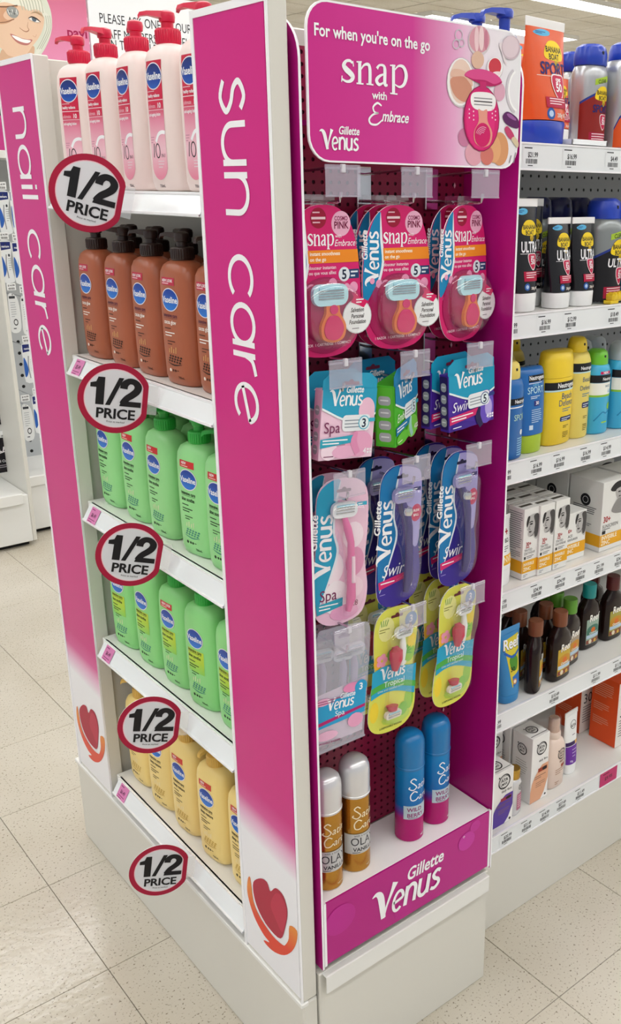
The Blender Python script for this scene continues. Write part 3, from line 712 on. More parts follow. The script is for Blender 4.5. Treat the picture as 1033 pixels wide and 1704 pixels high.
for i, (px, c, c2, lab) in enumerate([(4, '#c23a86', '#20181c', 'pink and black box'), (46, '#e9a9c9', '#e6f2f2', 'pale pink box with a white lid')]):
    p = on(px, 200, 1, 3.16)
    t = thing('cosmetic_box', lab+' on the far left shelf', 'box', None, (p.x, 3.16, 1.56))
    link('carton', MB().box(-.05, .05, -.02, .05, 0, .13, c, .002).mesh('carton'), t); link('lid', MB().box(-.052, .052, -.022, .052, .13, .2, c2, .002).mesh('lid'), t)

# ================================================================ poster and notice above the far unit
YP = 3.36
pp = lambda x, y: (lambda q: (q.x, q.z))(on(x, y, 1, YP))
a0, a1 = pp(-70, 110), pp(149, 92)
zb_ = 1.9; xL, xR = pp(-120, 95)[0], pp(147, 50)[0]
grad('poster_ink', 2, [(0, '#e58fb4'), (.5, '#dd7d9f'), (1, '#c8657f')], 1.95, 2.25, .35)
po = thing('poster_board', 'pink poster board of a smiling blonde woman above the far shelves', 'poster', None, (0, YP, 0))
link('board', MB().box(xL, xR, 0, .02, zb_, 2.42, 'poster_ink', .001).mesh('board'), po)
zp = lambda x, y: pp(x/5.739, y/5.739)
pr = Pr()
def P2(pts, k, sm=4): pr.poly([zp(*q) for q in (smooth_outline(pts, sm) if sm else pts)], k)
P2([(-150, -120), (200, -160), (400, -60), (470, 60), (495, 180), (490, 300), (460, 400), (400, 510), (330, 560), (-150, 560)], '#dde0cf')
P2([(-120, 60), (60, -20), (250, 30), (380, 80), (420, 170), (410, 270), (370, 360), (310, 440), (260, 510), (180, 545), (80, 530), (20, 470), (-80, 360)], '#e9c6a8')
P2([(180, 545), (260, 510), (310, 440), (330, 470), (300, 560), (150, 600), (0, 580), (20, 470), (80, 530)], '#d8b08f')
P2([(-100, -100), (200, -120), (380, 10), (430, 130), (415, 160), (390, 110), (330, 90), (270, 100), (220, 60), (150, 50), (40, 20), (-80, 40)], '#eceadb')
for x0 in range(200, 420, 28): pr.stroke([zp(x0-40, -60), zp(x0-5, 20), zp(x0+15, 95+(x0-200)*.15)], .004, '#c3c4ae', 4)
P2([(420, 120), (470, 160), (495, 250), (470, 350), (400, 470), (330, 540), (360, 440), (410, 340), (430, 230)], '#e6e6d8')
for x0 in (432, 452, 470): pr.stroke([zp(x0, 150), zp(x0+14, 260), zp(x0-20, 360), zp(x0-80, 470)], .003, '#b9bda8', 4)
# eye, brow
pr.stroke([zp(290, 130), zp(340, 115), zp(385, 135), zp(412, 160)], [.001, .004, .004, .001], '#b79a78', 4)
P2([(272, 178), (300, 165), (340, 180), (375, 208), (345, 215), (305, 200)], '#f3efe9'); P2([(300, 172), (325, 172), (345, 190), (335, 208), (310, 200)], '#5b6b78', 3)
pr.stroke([zp(268, 176), zp(300, 162), zp(345, 180), zp(385, 212)], [.002, .005, .006, .002], '#3b2f2c', 4)
# nose
pr.stroke([zp(268, 210), zp(262, 255), zp(275, 285), zp(255, 302), zp(225, 295), zp(185, 265)], [.001, .002, .003, .004, .003, .002], '#b07d62', 4)
# mouth
P2([(95, 325), (140, 335), (200, 362), (260, 375), (305, 378), (300, 400), (262, 432), (200, 425), (145, 392)], '#c07a72'); P2([(112, 338), (160, 348), (215, 372), (292, 388), (265, 412), (205, 402), (150, 376)], '#fbf9f6')
pr.stroke([zp(310, 340), zp(335, 355), zp(345, 330)], .0015, '#cfa184', 3)
# hand and jewel
P2([(-60, 70), (60, 55), (150, 50), (170, 62), (120, 90), (60, 100), (30, 150), (70, 190), (130, 180), (60, 225), (-60, 215)], '#d4a27f')
pr.stroke([zp(-60, 62), zp(60, 66), zp(165, 52)], .004, '#6b4a38', 3); pr.stroke([zp(-60, 215), zp(50, 212), zp(135, 182)], .003, '#8a6048', 3)
P2([(60, 85), (100, 62), (150, 75), (178, 120), (160, 165), (115, 170), (75, 140)], '#9a9c98'); 
for i in range(7): pr.stroke([zp(70+i*14, 90+(i % 3)*14), zp(90+i*12, 140-(i % 2)*20)], .003, ['#e9ebe6', '#3b3d3c', '#c9cbc6'][i % 3])
q0 = zp(640, 345); q1 = zp(856, 378); pr.text(q0[0], q0[1], 'payi', .052, '#a3174e', 1, rot=0, sx=1.1)
o = link('portrait', pr.build(flat(-.0004)).mesh('portrait'), po)
nx0, nx1 = pp(149, 50)[0], pp(331, 10)[0]; nz1 = pp(331, 4)[1]
no = thing('notice_board', 'white notice asking customers to see friendly staff, behind the pink lotion pumps', 'notice', None, (0, YP-.004, 0))
link('board', MB().box(nx0, nx1, 0, .018, zb_, nz1, '#f2f4f6', .001).mesh('board'), no)
pr = Pr()
for (x, y), t_ in (((164, 32), 'PLEASE ASK ONE OF OUR FRIENDLY'), ((164, 57), 'STAFF MEMBERS FOR HELP'), ((180, 76), 'IN THIS AISLE')):
    q = pp(x, y); pr.text(q[0], q[1]-.012, t_[:24], .054, '#26262a', 0, 0, .70)
link('lettering', pr.build(flat(-.0004)).mesh('lettering'), no)
# ================================================================ lotion bottles
LS = [(0, .034, .019, 3.0), (.003, .0395, .0235, 3.0), (.014, .0425, .0262, 3.0), (.06, .0438, .0272, 3.0), (.12, .0438, .0272, 3.0), (.165, .0432, .0268, 3.0), (.180, .041, .0255, 3.0), (.190, .0365, .0228, 2.8), (.1955, .0285, .0185, 2.4), (.199, .016, .014, 2)]
PUMPS = {}
def pump(k):
    if k in PUMPS: return PUMPS[k]
    col = MB(); prof = [(.0125, .197), (.0165, .1985), (.0172, .2005), (.0172, .2165), (.0162, .2185), (.010, .2195)]
    col.lathe(prof, k, 28)
    for i in range(28):
        a = 2*PI*i/28; col.box(.0170*math.cos(a)-.0006, .0170*math.cos(a)+.0006, .0170*math.sin(a)-.0006, .0170*math.sin(a)+.0006, .201, .216, k)
    hd_ = MB().lathe([(.0085, .2190), (.0085, .2265), (.0105, .2275), (.0115, .2345), (.0105, .2395), (.006, .2420)], k, 20)
    nz = MB()
    v = []; pts = [(0, .0098, .2300, .2410), (-.012, .0085, .2325, .2408), (-.026, .0062, .2350, .2405), (-.036, .0045, .2335, .2385), (-.0385, .0038, .2295, .2345)]
    for x, h, z0, z1 in pts: v += [(x, -h, z0), (x, h, z0), (x, h*.8, z1), (x, -h*.8, z1)]
    f = [(0, 1, 2, 3)]+[(4*j+a, 4*j+(a+1) % 4, 4*j+4+(a+1) % 4, 4*j+4+a) for j in range(len(pts)-1) for a in range(4)]+[tuple(len(v)-4+a for a in range(4))]
    nz.add(v, f, k)
    PUMPS[k] = (col.mesh('pump_collar', True, 30), hd_.mesh('pump_head', True), nz.mesh('nozzle', True, 50))
    return PUMPS[k]
grad('oval_blue', 2, [(0, '#2a78d6'), (.5, '#1a46a8'), (1, '#14286e')], .125, .17, .3)
def oval(pr, z, hw, hh):
    pr.ell(0, z, hw+.0015, hh+.0015, '#e9e6ee'); pr.ell(0, z, hw, hh, 'oval_blue'); pr.text(0, z-.0045, 'Vaseline', .0138, 'white_ink', 1, al=1, sx=.039/(.0138*pr.width('Vaseline')))
def lotion(body, pump_k, style):
    k = Kit(); k.add('body', MB().loft(LS, body, 44), None, True, ang=60); fn = wrap(LS)
    pr = Pr(12); br = Pr(12)
    if style == 'pink':
        pr.band(-.021, .021, lambda t: .032-.016*math.sin(PI*t)**.6, lambda t: .176, 'radiance_ink'); 
        pr.lines(-.019, .1355, .034, 1, .004, .0006, 'white_ink'); pr.text(-.019, .128, 'healthy radiance', .0062, 'white_ink', 1, sx=.8); pr.rect(-.021, .1235, .021, .1245, '#f3dfe6')
        pr.text(-.019, .114, 'ultimate', .0072, '#f3c9d6', 0, sx=.85); pr.text(.006, .1135, '10', .0095, 'white_ink', 1); pr.rect(-.021, .1105, .021, .1112, '#f3dfe6'); pr.text(-.019, .103, 'anti-ageing lotion', .0062, 'white_ink', 1, sx=.75)
        pr.stroke([(-.004, .068), (.004, .078), (.014, .081), (.021, .08)], .005, 'white_ink', 5); pr.stroke([(-.013, .047), (-.010, .066)], .002, '#2b2326'); pr.ring(-.0005, .056, .0058, .0095, .0018, '#2b2326', 18); pr.text(.008, .047, 'IN1', .0072, '#2b2326', 0)
        pr.lines(-.019, .074, .011, 3, .0035, .0012, '#c98aa0'); pr.lines(-.002, .041, .018, 3, .004, .0014, '#e9d3da'); pr.text(-.006, .006, '750mL', .0055, '#7a6a70', 1)
        br_z, hh = .1555, .0165
    else:
        br_z, hh = .138, .0168
        if style == 'cocoa':
            pr.rect(-.021, .1605, .014, .1725, '#c0304e'); pr.text(-.019, .1655, 'NEW LOOK', .0062, 'white_ink', sx=.85); pr.lines(-.019, .1625, .03, 1, .003, .0014, '#f0c9cf'); k1, k2, k3 = '#5d2540', '#f4ece6', '#4a2418'
            t1, t2 = 'intensive care', 'cocoa glow'; pic = '#2c1712'
        elif style in ('aloe', 'aloe2', 'aloe2new'):
            if style == 'aloe2' or style == 'aloe2new': pr.rect(-.0215, .072, .0215, .116, 'lime_ink')
            if style != 'aloe2':
                pr.rect(-.02, .1585, .017, .1705, '#cf2f34'); pr.text(-.015, .164, 'NEW' if style == 'aloe' else 'NEW LOOK', .0066, 'white_ink', sx=.8); pr.lines(-.016, .1605, .028, 1, .003, .0014, '#f4d0cc')
            k1 = k2 = k3 = '#16351a'; t1, t2 = 'intensive care', 'aloe soothe'; pic = '#3f8f7e'
        else:
            pr.rect(-.02, .1585, .017, .1705, '#cf3f34'); pr.text(-.015, .164, 'NEW', .0066, 'white_ink', sx=.8); pr.lines(-.016, .1605, .028, 1, .003, .0014, '#f4d0cc')
            k1 = k2 = k3 = '#3c3115'; t1, t2 = 'intensive care', 'deep restore'; pic = '#cda94e'
        pr.text(-.0205, .1105, t1, .0085, k1, 1, sx=.78); pr.rect(-.02, .1085, .016, .1090, k1); pr.text(-.0205, .0995, t2, .0092, k2, 1, sx=.78)
        pr.lines(-.02, .0915, .032, 1, .004, .0016, k3); pr.lines(-.02, .0845, .03, 2, .0045, .0017, k2); pr.lines(-.014, .071, .022, 2, .0045, .0014, k3)
        # fruit picture
        for i in range(5):
            for j in range(3):
                x, z = -.016+i*.007+j*.002, .040+j*.0042-i*.0004; pr.poly([(x, z), (x+.0032, z+.002), (x+.0064, z), (x+.0032, z-.002)], pic)
        pr.stroke([(-.018, .037), (0, .0335), (.02, .036)], [.0006, .0022, .0006], pic, 4)
        for i in range(4): pr.stroke([(-.011+i*.006, .053), (-.010+i*.006, .060+.003*(i % 2))], .0014, '#f2e7c8' if style != 'cocoa' else '#e9c27c')
        pr.ell(-.012, .0245, .0028, .0028, k2, 8); pr.ell(-.004, .0245, .0022, .0022, k3, 8); pr.ell(.002, .0245, .0022, .0022, k3, 8); pr.lines(.006, .0245, .008, 1, .003, .0012, k3); pr.text(.008, .0125, '750mL', .0055, k3, 1)
    oval(br, br_z, .0205, hh)
    k.add('label_print', pr.build(fn), 'body'); k.add('brand_oval', br.build(wrap(LS, lift=.0003+pr.l*Pr.EPS*.2)), 'body', label='blue oval brand mark')
    c, h_, n_ = pump(pump_k); k.add('pump_collar', c); k.add('pump_head', h_); k.add('nozzle', n_, 'pump_head'); k.tall = {'pink': .975, 'deep': .975, 'aloe2': .96, 'aloe2new': .96}.get(style, .935)
    return k
pmat('cream_body', '#efdcd8', .34); pmat('cocoa_body', '#aa5c3d', .32); pmat('aloe_body', '#98e092', .34); pmat('aloe2_body', '#90de88', .34); pmat('yellow_body', '#f5d98a', .36)
pmat('green_pump', '#35b548', .3); pmat('yellow_pump', '#e3b95c', .35)
grad('radiance_ink', 2, [(0, '#e68ba4'), (.25, '#f0c3d0'), (.5, '#e38aa5'), (.62, '#cf2148'), (1, '#c4123c')], .02, .176, .3)
grad('lime_ink', 2, [(0, '#8ed65c'), (.5, '#b5d83e'), (1, '#c6dc3a')], .072, .116, .3)
K1 = lotion('cream_body', 'red_plastic', 'pink'); K2 = lotion('cocoa_body', 'brown_plastic', 'cocoa'); K3 = lotion('aloe_body', 'green_pump', 'aloe')
K4 = lotion('aloe2_body', 'green_pump', 'aloe2'); K4n = lotion('aloe2_body', 'green_pump', 'aloe2new'); K5 = lotion('yellow_body', 'yellow_pump', 'deep')
YB5 = [.648, .542, .440, .335, .236]
ORD = ['first', 'second', 'third', 'fourth', 'fifth']
ROWS = [(K1, SH[0], 'pink-white lotion bottle with red pump', 'pink-white lotion bottles on the top shelf', 'top shelf', YB5),
        (K2, SH[1], 'brown cocoa lotion bottle with dark pump', 'brown lotion bottles on the second shelf', 'second shelf', YB5),
        (K3, SH[2], 'light green lotion bottle with red tag', 'green lotion bottles on the third shelf', 'third shelf', [.650, .542, .437, .322, .232]),
        (K4, SH[3], 'green lotion bottle with lime label', 'green lotion bottles on the fourth shelf', 'fourth shelf', [.642, .540, .438, .338, .238]),
        (K5, SH[4]+.004, 'yellow lotion bottle', 'yellow lotion bottles on the bottom shelf', 'bottom shelf', [.643, .540, .440, .335, .231])]
for r_, (K, z, what, grp, where, ys) in enumerate(ROWS):
    for i, y in enumerate(ys):
        kk = K4n if (r_ == 3 and i == 2) else K
        if r_ == 3 and i == 2: what_ = 'green lotion bottle with lime label and red tag'
        else: what_ = what
        lab = '%s, %s from left on the %s' % (what_, ORD[i], where)
        o = kk.put('lotion_bottle', lab, 'lotion bottle', grp, (.0535+random.uniform(-.002, .003), y, z), rz=-PI/2+math.radians([16, 5, -2, 2, 3][i] if r_ == 0 else 5+random.uniform(-4, 4)))
        o.scale.z = kk.tall
        for ch in o.children:        # each pump points its own way
            if ch.name.startswith('pump_head'): ch.rotation_euler.z = math.radians([20, 95, -10, 60, 30][(i+r_*2) % 5])
    if r_ in (1, 2, 3):
        for i, y in enumerate(ys):
            o = K.put('lotion_bottle', '%s, back row of the %s, %s from left' % (what.split(' with')[0], where, ORD[i]), 'lotion bottle', grp, (.116, y+random.uniform(-.006, .004), z), rz=-PI/2); o.scale.z = K.tall
# ================================================================ hooks and razor packs
hk = Kit()
hk.add('backplate', MB().box(-.012, .012, .098, .1035, -.012, .045, 'chrome', .001))
hk.add('wire', MB().tube([(0, .1, 0), (0, .0, 0), (0, -.004, .001), (0, -.007, .006), (0, -.008, .012)], .0021, 'wire', 8), None, True)
hk.add('label_arm', MB().tube([(0, .1, .035), (0, .0, .041), (0, -.010, .042)], .0018, 'wire', 8), None, True)
hk.add('ticket_holder', MB().box(-.0265, .0265, -.0135, -.0122, .007, .0405, 'holder', .0004).box(-.0265, .0265, -.0140, -.0105, .0375, .0435, 'holder', .0008).box(-.0265, .0265, -.0142, -.0120, .006, .008, 'holder'), label='clear plastic ticket holder')
hk.add('clip', MB().box(-.003, .003, -.0152, -.010, .034, .044, '#d6d3dc', .0008), 'ticket_holder')
HZ = [1.413, 1.177, 1.026, .796]; HXs = [.092, .211, .336]
rown = ['top', 'second', 'third', 'lowest']; coln = ['left', 'middle', 'right']
for r_, z in enumerate(HZ):
    for c, x in enumerate(HXs):
        hk.put('peg_hook', 'chrome peg hook with clear ticket holder, %s row, %s column of the razor display' % (rown[r_], coln[c]), 'hook', 'peg hooks of the razor display', (x+(.004 if r_ == 2 else 0), 0, z))

def venus_v(pr, x, z, s, k, rot=PI/2, sx=1.):
    """wordmark running up the pack"""
    q = Pr(); venus_mark(q, 0, 0, s, k, True, .04)
    for v, f, kk, l in q.it:
        pr._a([(x-b, z+a*sx) for a, b in v], f, kk)
def cartridge(mb, cx, cz, w, h, y, frame, n=3, rot=0.):
    """razor head: rounded frame, blades and a moist strip"""
    mb.slab([(cx+x, cz+z) for x, z in rrect(-w/2, -h/2, w/2, h/2, h*.42, 5)], y-.006, y, frame)
    for i in range(n):
        z = cz-h*.16+i*h*.36/max(n-1, 1); mb.box(cx-w*.36, cx+w*.36, y-.0072, y-.006, z-.0007, z+.0007, 'steel')
    mb.box(cx-w*.34, cx+w*.34, y-.0074, y-.006, cz+h*.24, cz+h*.36, '#9fd4e6')
def pack_base(out, k, hole=(0, .003), hk_='#3a0a20', t=.0012):
    m_ = MB().slab(out, -t/2, t/2, k, 'white_ink'); return m_
def hole(pr, z, k='#4a0f2c', w=.011):
    pr.poly([(x, z+q) for x, q in rrect(-w, -.002, w, .0025, .0019, 3)]+[], k); pr.ell(0, z+.002, .004, .0035, k, 8)

# --- compact snap razor pack
def snap_kit():
    k = Kit()
    out = smooth_outline([(0, -.003), (.026, -.008), (.046, -.03), (.056, -.07), (.06, -.12), (.055, -.165), (.035, -.188), (0, -.194), (-.035, -.188), (-.055, -.165), (-.061, -.12), (-.059, -.07), (-.048, -.03), (-.026, -.008)], 4)
    k.add('card', pack_base(out, '#d61f6e')); 
    tab = MB().slab(rrect(-.019, -.012, .019, .009, .004, 4), -.0003, .0003, 'blister'); k.add('hang_tab', tab)
    pr = Pr()
    pr.poly(smooth_outline([(-.030, -.012), (-.030, -.045), (-.028, -.075), (-.036, -.102), (-.052, -.125), (-.060, -.12), (-.058, -.07), (-.046, -.030)], 4), '#0f86bb')
    pr.poly(smooth_outline([(-.030, -.012), (-.027, -.045), (-.024, -.075), (-.033, -.105), (-.052, -.132), (-.036, -.102), (-.028, -.075), (-.031, -.045)], 4), '#e9f2f7')
    venus_v(pr, -.034, -.098, .0145, 'white_ink', sx=1.15)
    pr.ell(-.008, -.019, .0125, .0125, '#a01238'); pr.rect(-.019, -.0205, .003, -.0175, '#f3d3dc'); pr.lines(-.017, -.013, .018, 1, .003, .0016, '#f0c3cf'); pr.lines(-.017, -.025, .018, 1, .003, .0016, '#f0c3cf')
    pr.ell(.028, -.026, .0155, .0155, '#eeb3cf'); pr.text(.028, -.022, 'COSMO', .0075, '#8a1f50', 1, al=1, sx=.8); pr.text(.028, -.032, 'PINK', .0125, '#7a0f40', 1, al=1, sx=.85)
    snap_word(pr, -.0255, -.052, .0122, 'white_ink'); pr.text(.018, -.043, 'with', .006, 'white_ink', 0); pr.text(.0165, -.0535, 'Embrace', .0115, 'white_ink', 0, .3, .85)
    pr.poly([(-.026, -.058), (.0545, -.058), (.0565, -.074), (-.025, -.074)], '#ef8c22'); pr.text(-.023, -.0645, 'instant smoothness', .0065, '#fff3df', 1, sx=.95); pr.text(-.023, -.0715, 'on the go', .0065, '#fff3df', 1)
    pr.text(-.025, -.0815, 'douceur instantan', .006, '#f7d3e0', 1); pr.text(-.025, -.088, 'ou que vous alliez', .006, '#f7d3e0', 1)
    pr.rect(.034, -.095, .057, -.083, '#1e3f6e'); pr.lines(.043, -.0875, .012, 2, .005, .0022, '#dfe8f0'); pr.ell(.032, -.089, .0092, .0092, '#dfe6ee'); pr.text(.032, -.095, '5', .017, '#1c2a44', 1, al=1)
    pr.ell(0, -.140, .052, .049, '#a80f58')  # shading round the bubble, painted on the card as a dark ellipse
    for i in range(9): pr.ell(-.045+.0115*i, -.100-(i*i*7 % 5)*.002, .004+(i % 3)*.0015, .004+(i % 3)*.0015, '#ef9fc4', 8)
    pr.text(0, -.1785, '1 RAZOR  1 CARTRIDGE  1 COMPACT', .0048, '#f9d9e6', 1, al=1)
    k.add('print', pr.build(flat(-.0007)), 'card')
    cl = MB(); body = smooth_outline([(-.036, -.125), (-.03, -.105), (0, -.098), (.03, -.105), (.036, -.125), (.034, -.155), (.02, -.171), (0, -.174), (-.02, -.171), (-.034, -.155)], 4)
    cl.dome(body, -.0008, .010, '#a50c53', 4, .2); k.add('compact', cl, None, True)
    rz = MB(); cartridge(rz, -.002, -.1125, .056, .027, -.0105, '#b9e3ee', 4); 
    rz.slab(smooth_outline([(-.008, -.124), (.010, -.124), (.013, -.136), (.022, -.152), (.018, -.168), (.002, -.173), (-.015, -.168), (-.018, -.152), (-.010, -.136)], 4), -.016, -.010, '#e67a3e')
    rz.slab(smooth_outline([(-.006, -.140), (.008, -.140), (.017, -.154), (.012, -.166), (.001, -.170), (-.011, -.166), (-.014, -.154)], 4), -.018, -.0155, '#d31468')
    rz.slab(ellipse(.002, -.131, .0065, .006, 14), -.0175, -.0155, '#d31468')
    k.add('razor', rz)
    bub = MB().dome(smooth_outline([(-.046, -.125), (-.037, -.102), (0, -.092), (.037, -.102), (.046, -.125), (.043, -.16), (.025, -.18), (0, -.184), (-.025, -.18), (-.043, -.16)], 4), -.0007, .026, 'blister', 5, .25)
    k.add('bubble', bub, None, True)
    st = Pr(); st.poly(ellipse(.044, -.143, .0245, .0225, 26), '#c9ccd0'); st.poly(ellipse(.044, -.143, .0232, .0213, 26), '#eef0f2')
    for t_, z in (('Salvation', -.137), ('Personal', -.145), ('Foundation', -.1525)): st.text(.044, z, t_, .0078, '#2b2226', 1, .25, .8, 1)
    st.poly([(.033, -.124), (.041, -.114), (.062, -.124), (.055, -.132)], '#d8135f'); st.lines(.042, -.122, .014, 2, .0035, .0016, 'white_ink'); st.lines(.035, -.159, .018, 1, .003, .001, '#77727a')
    k.add('sticker', st.build(flat(-.012)), label='round white sticker')
    return k
SNAP = snap_kit()
def hang(K, name, lab, cat, grp, x, y, z, rz=0., ry=0., rx=0., **kw): return K.put(name, lab, cat, grp, (x, y, z), rz=math.radians(rz), ry=math.radians(ry), rx=math.radians(rx), **kw)
G1 = 'compact razor packs in the top row'
for c, (x, rz, ry) in enumerate(((.085, 2, 0), (.207, 0, 0), (.331, 12, 0))):
    hang(SNAP, 'compact_razor_pack', 'pink compact razor blister pack with white sticker hanging first on the %s top hook' % coln[c], 'razor pack', G1, x+.002, .024, 1.4125, rz, ry)
    for j in range(1, 2 if c == 2 else 3):
        hang(SNAP, 'compact_razor_pack', 'pink compact razor blister pack hanging %s on the %s top hook' % (['', 'second', 'third'][j], coln[c]), 'razor pack', G1, x+.004+.003*j, .024+.031*j, 1.4125, 10 if c == 2 else 2, 0)

# --- boxes of refill blades
def refill_box(w_, h, d, face, fill):
    k = Kit(); k.add('carton', MB().box(-w_/2, w_/2, -d/2, d/2, -h+.02, .0, face, .0006))
    k.add('hang_flap', MB().slab([(-w_/2, -.001), (w_/2, -.001), (w_/2, .012), (w_/2*.72, .021), (-w_/2*.72, .021), (-w_/2, .012)], -d/2, -d/2+.0008, fill['top']))
    pr = Pr(); f_ = fill
    W = w_/2
    pr.band(-W, W, lambda t: -.030-.012*math.sin((t-.15)*PI*1.1), lambda t: .0, f_['top']); pr.band(-W, W, lambda t: -.033-.012*math.sin((t-.15)*PI*1.1), lambda t: -.030-.012*math.sin((t-.15)*PI*1.1), '#e8f2f6')
    for v in f_.get('blobs', ()): pr.ell(*v)
    hole(pr, .0075, '#6e2346', W*.3)
    venus_mark(pr, -W*.62, -.022, .0145*w_/.1, 'white_ink')
    if f_.get('name'): pr.text(-W*.9, f_['nz'], f_['name'], f_['ns'], f_['nk'], 0, f_.get('sh', 0.), .95)
    if f_.get('ribbon'): pr.poly([(-W, f_['rz']), (W*.25, f_['rz']+.004), (W*.25, f_['rz']-.006), (-W, f_['rz']-.012)], f_['ribbon']); pr.lines(-W*.92, f_['rz']-.003, W*1.0, 2, .0042, .0018, 'white_ink')
    # razor head picture
    cx, cz = W*.28, -.046
    pr.poly([(cx+x, cz+z) for x, z in rrect(-.024, -.011, .024, .011, .006, 4)], '#e9edf2'); 
    for i in range(3): pr.rect(cx-.020, cz-.006+i*.0045, cx+.008, cz-.0045+i*.0045, '#8f98a4')
    pr.ell(cx+.013, cz, .0095, .0095, f_.get('ring', '#3fb2cf')); pr.ell(cx+.013, cz, .0082, .0082, '#e6f2f6'); pr.text(cx+.013, cz-.006, f_['n'], .0165, '#26324a', 1, al=1)
    pr.rect(cx+.022, cz+.001, W-.001, cz+.006, f_.get('ring', '#3fb2cf'))
    hx = cx+.004; pr.stroke([(hx-.002, cz-.012), (hx-.006, cz-.026), (hx+.002, cz-.042)], [.005, .011, .009], f_['handle'], 5)
    pr.lines(-W*.85, -h+.0245, W*.6, 1, .003, .0012, f_['nk']); pr.text(W*.62, -h+.026, '4', .011, f_['four'], 1); 
    for i in range(4): pr.rect(W*.76+.005*(i % 2), -h+.026+.004*(i//2), W*.76+.004+.005*(i % 2), -h+.029+.004*(i//2), f_['four'])
    k.add('front_print', pr.build(flat(-d/2-.0009)), 'carton')
    # side with four cartridges
    sp = Pr(); sp.poly(rrect(-d*.42, -h+.024, d*.42, -.002, .003, 3), f_['side'])
    for i in range(4): sp.poly(rrect(-d*.3, -h+.028+i*.0175, d*.3, -h+.041+i*.0175, .0045, 4), '#a7a9b0'); sp.rect(-d*.2, -h+.034+i*.0175, d*.2, -h+.036+i*.0175, '#e1e2e6')
    k.add('side_print', sp.build(lambda u, v, h_: (-w_/2-.0006-h_, -u, v)), 'carton')
    return k
pk = '#e7a4c6'
RB_SPA = refill_box(.092, .115, .016, '#efc9de', dict(top='#2a9fc4', name='Spa', nz=-.058, ns=.021, nk='#7a2a5a', ribbon='#2fa3bd', rz=-.066, handle='#e08fb8', n='3', four='#f4eaf2', side='#e9b7d3',
    blobs=[(.02, -.075, .024, .018, pk), (-.03, -.083, .014, .012, '#f4dcea'), (-.005, -.085, .02, .009, '#e9b0cf'), (.03, -.03, .014, .018, '#eec0d8')]))
RB_EMB = refill_box(.092, .108, .030, '#4ab52a', dict(top='#1583b8', name='Embrace', nz=-.054, ns=.0165, nk='#eaf6e2', sh=.3, ribbon='#1a7fae', rz=-.060, handle='#9fd4c4', n='5', four='#f0f6e6', side='#58b82e',
    blobs=[(.022, -.075, .022, .016, '#7fd04a'), (-.02, -.08, .024, .009, '#63c238')]))
RB_SW = refill_box(.1, .105, .018, '#4b2a9e', dict(top='#1a9ac0', name='Swirl', nz=-.056, ns=.021, nk='#f2eefa', sh=.3, ribbon='#d3266e', rz=-.062, handle='#23184e', n='5', four='#f2eefa', side='#2d1a5e', ring='#2d3f86',
    blobs=[(.03, -.06, .018, .026, '#6a4fc0'), (.036, -.062, .008, .014, '#b9a9e6'), (-.02, -.080, .026, .005, '#3f2290')]))
G2 = 'refill blade boxes in the second row'
hang(RB_SPA, 'refill_blade_box', 'pale pink and blue spa refill blade box on the left second-row hook', 'blade box', G2, .107, .006, 1.178, 2, 6)
hang(RB_SPA, 'refill_blade_box', 'pale pink spa refill blade box behind the front spa box', 'blade box', G2, .104, .036, 1.178, 0, 2)
hang(RB_EMB, 'refill_blade_box', 'green and blue refill blade box turned to show its side', 'blade box', G2, .205, .022, 1.178, 30, -4)
hang(RB_SW, 'refill_blade_box', 'purple swirl refill blade box on the right second-row hook', 'blade box', G2, .330, .008, 1.178, 4, -3)
hang(RB_SW, 'refill_blade_box', 'dark swirl refill blade box behind the front swirl box', 'blade box', G2, .318, .040, 1.178, 12, 0)
hang(RB_EMB, 'refill_blade_box', 'refill blade box half hidden behind the green box', 'blade box', G2, .194, .078, 1.180, 6, 0)

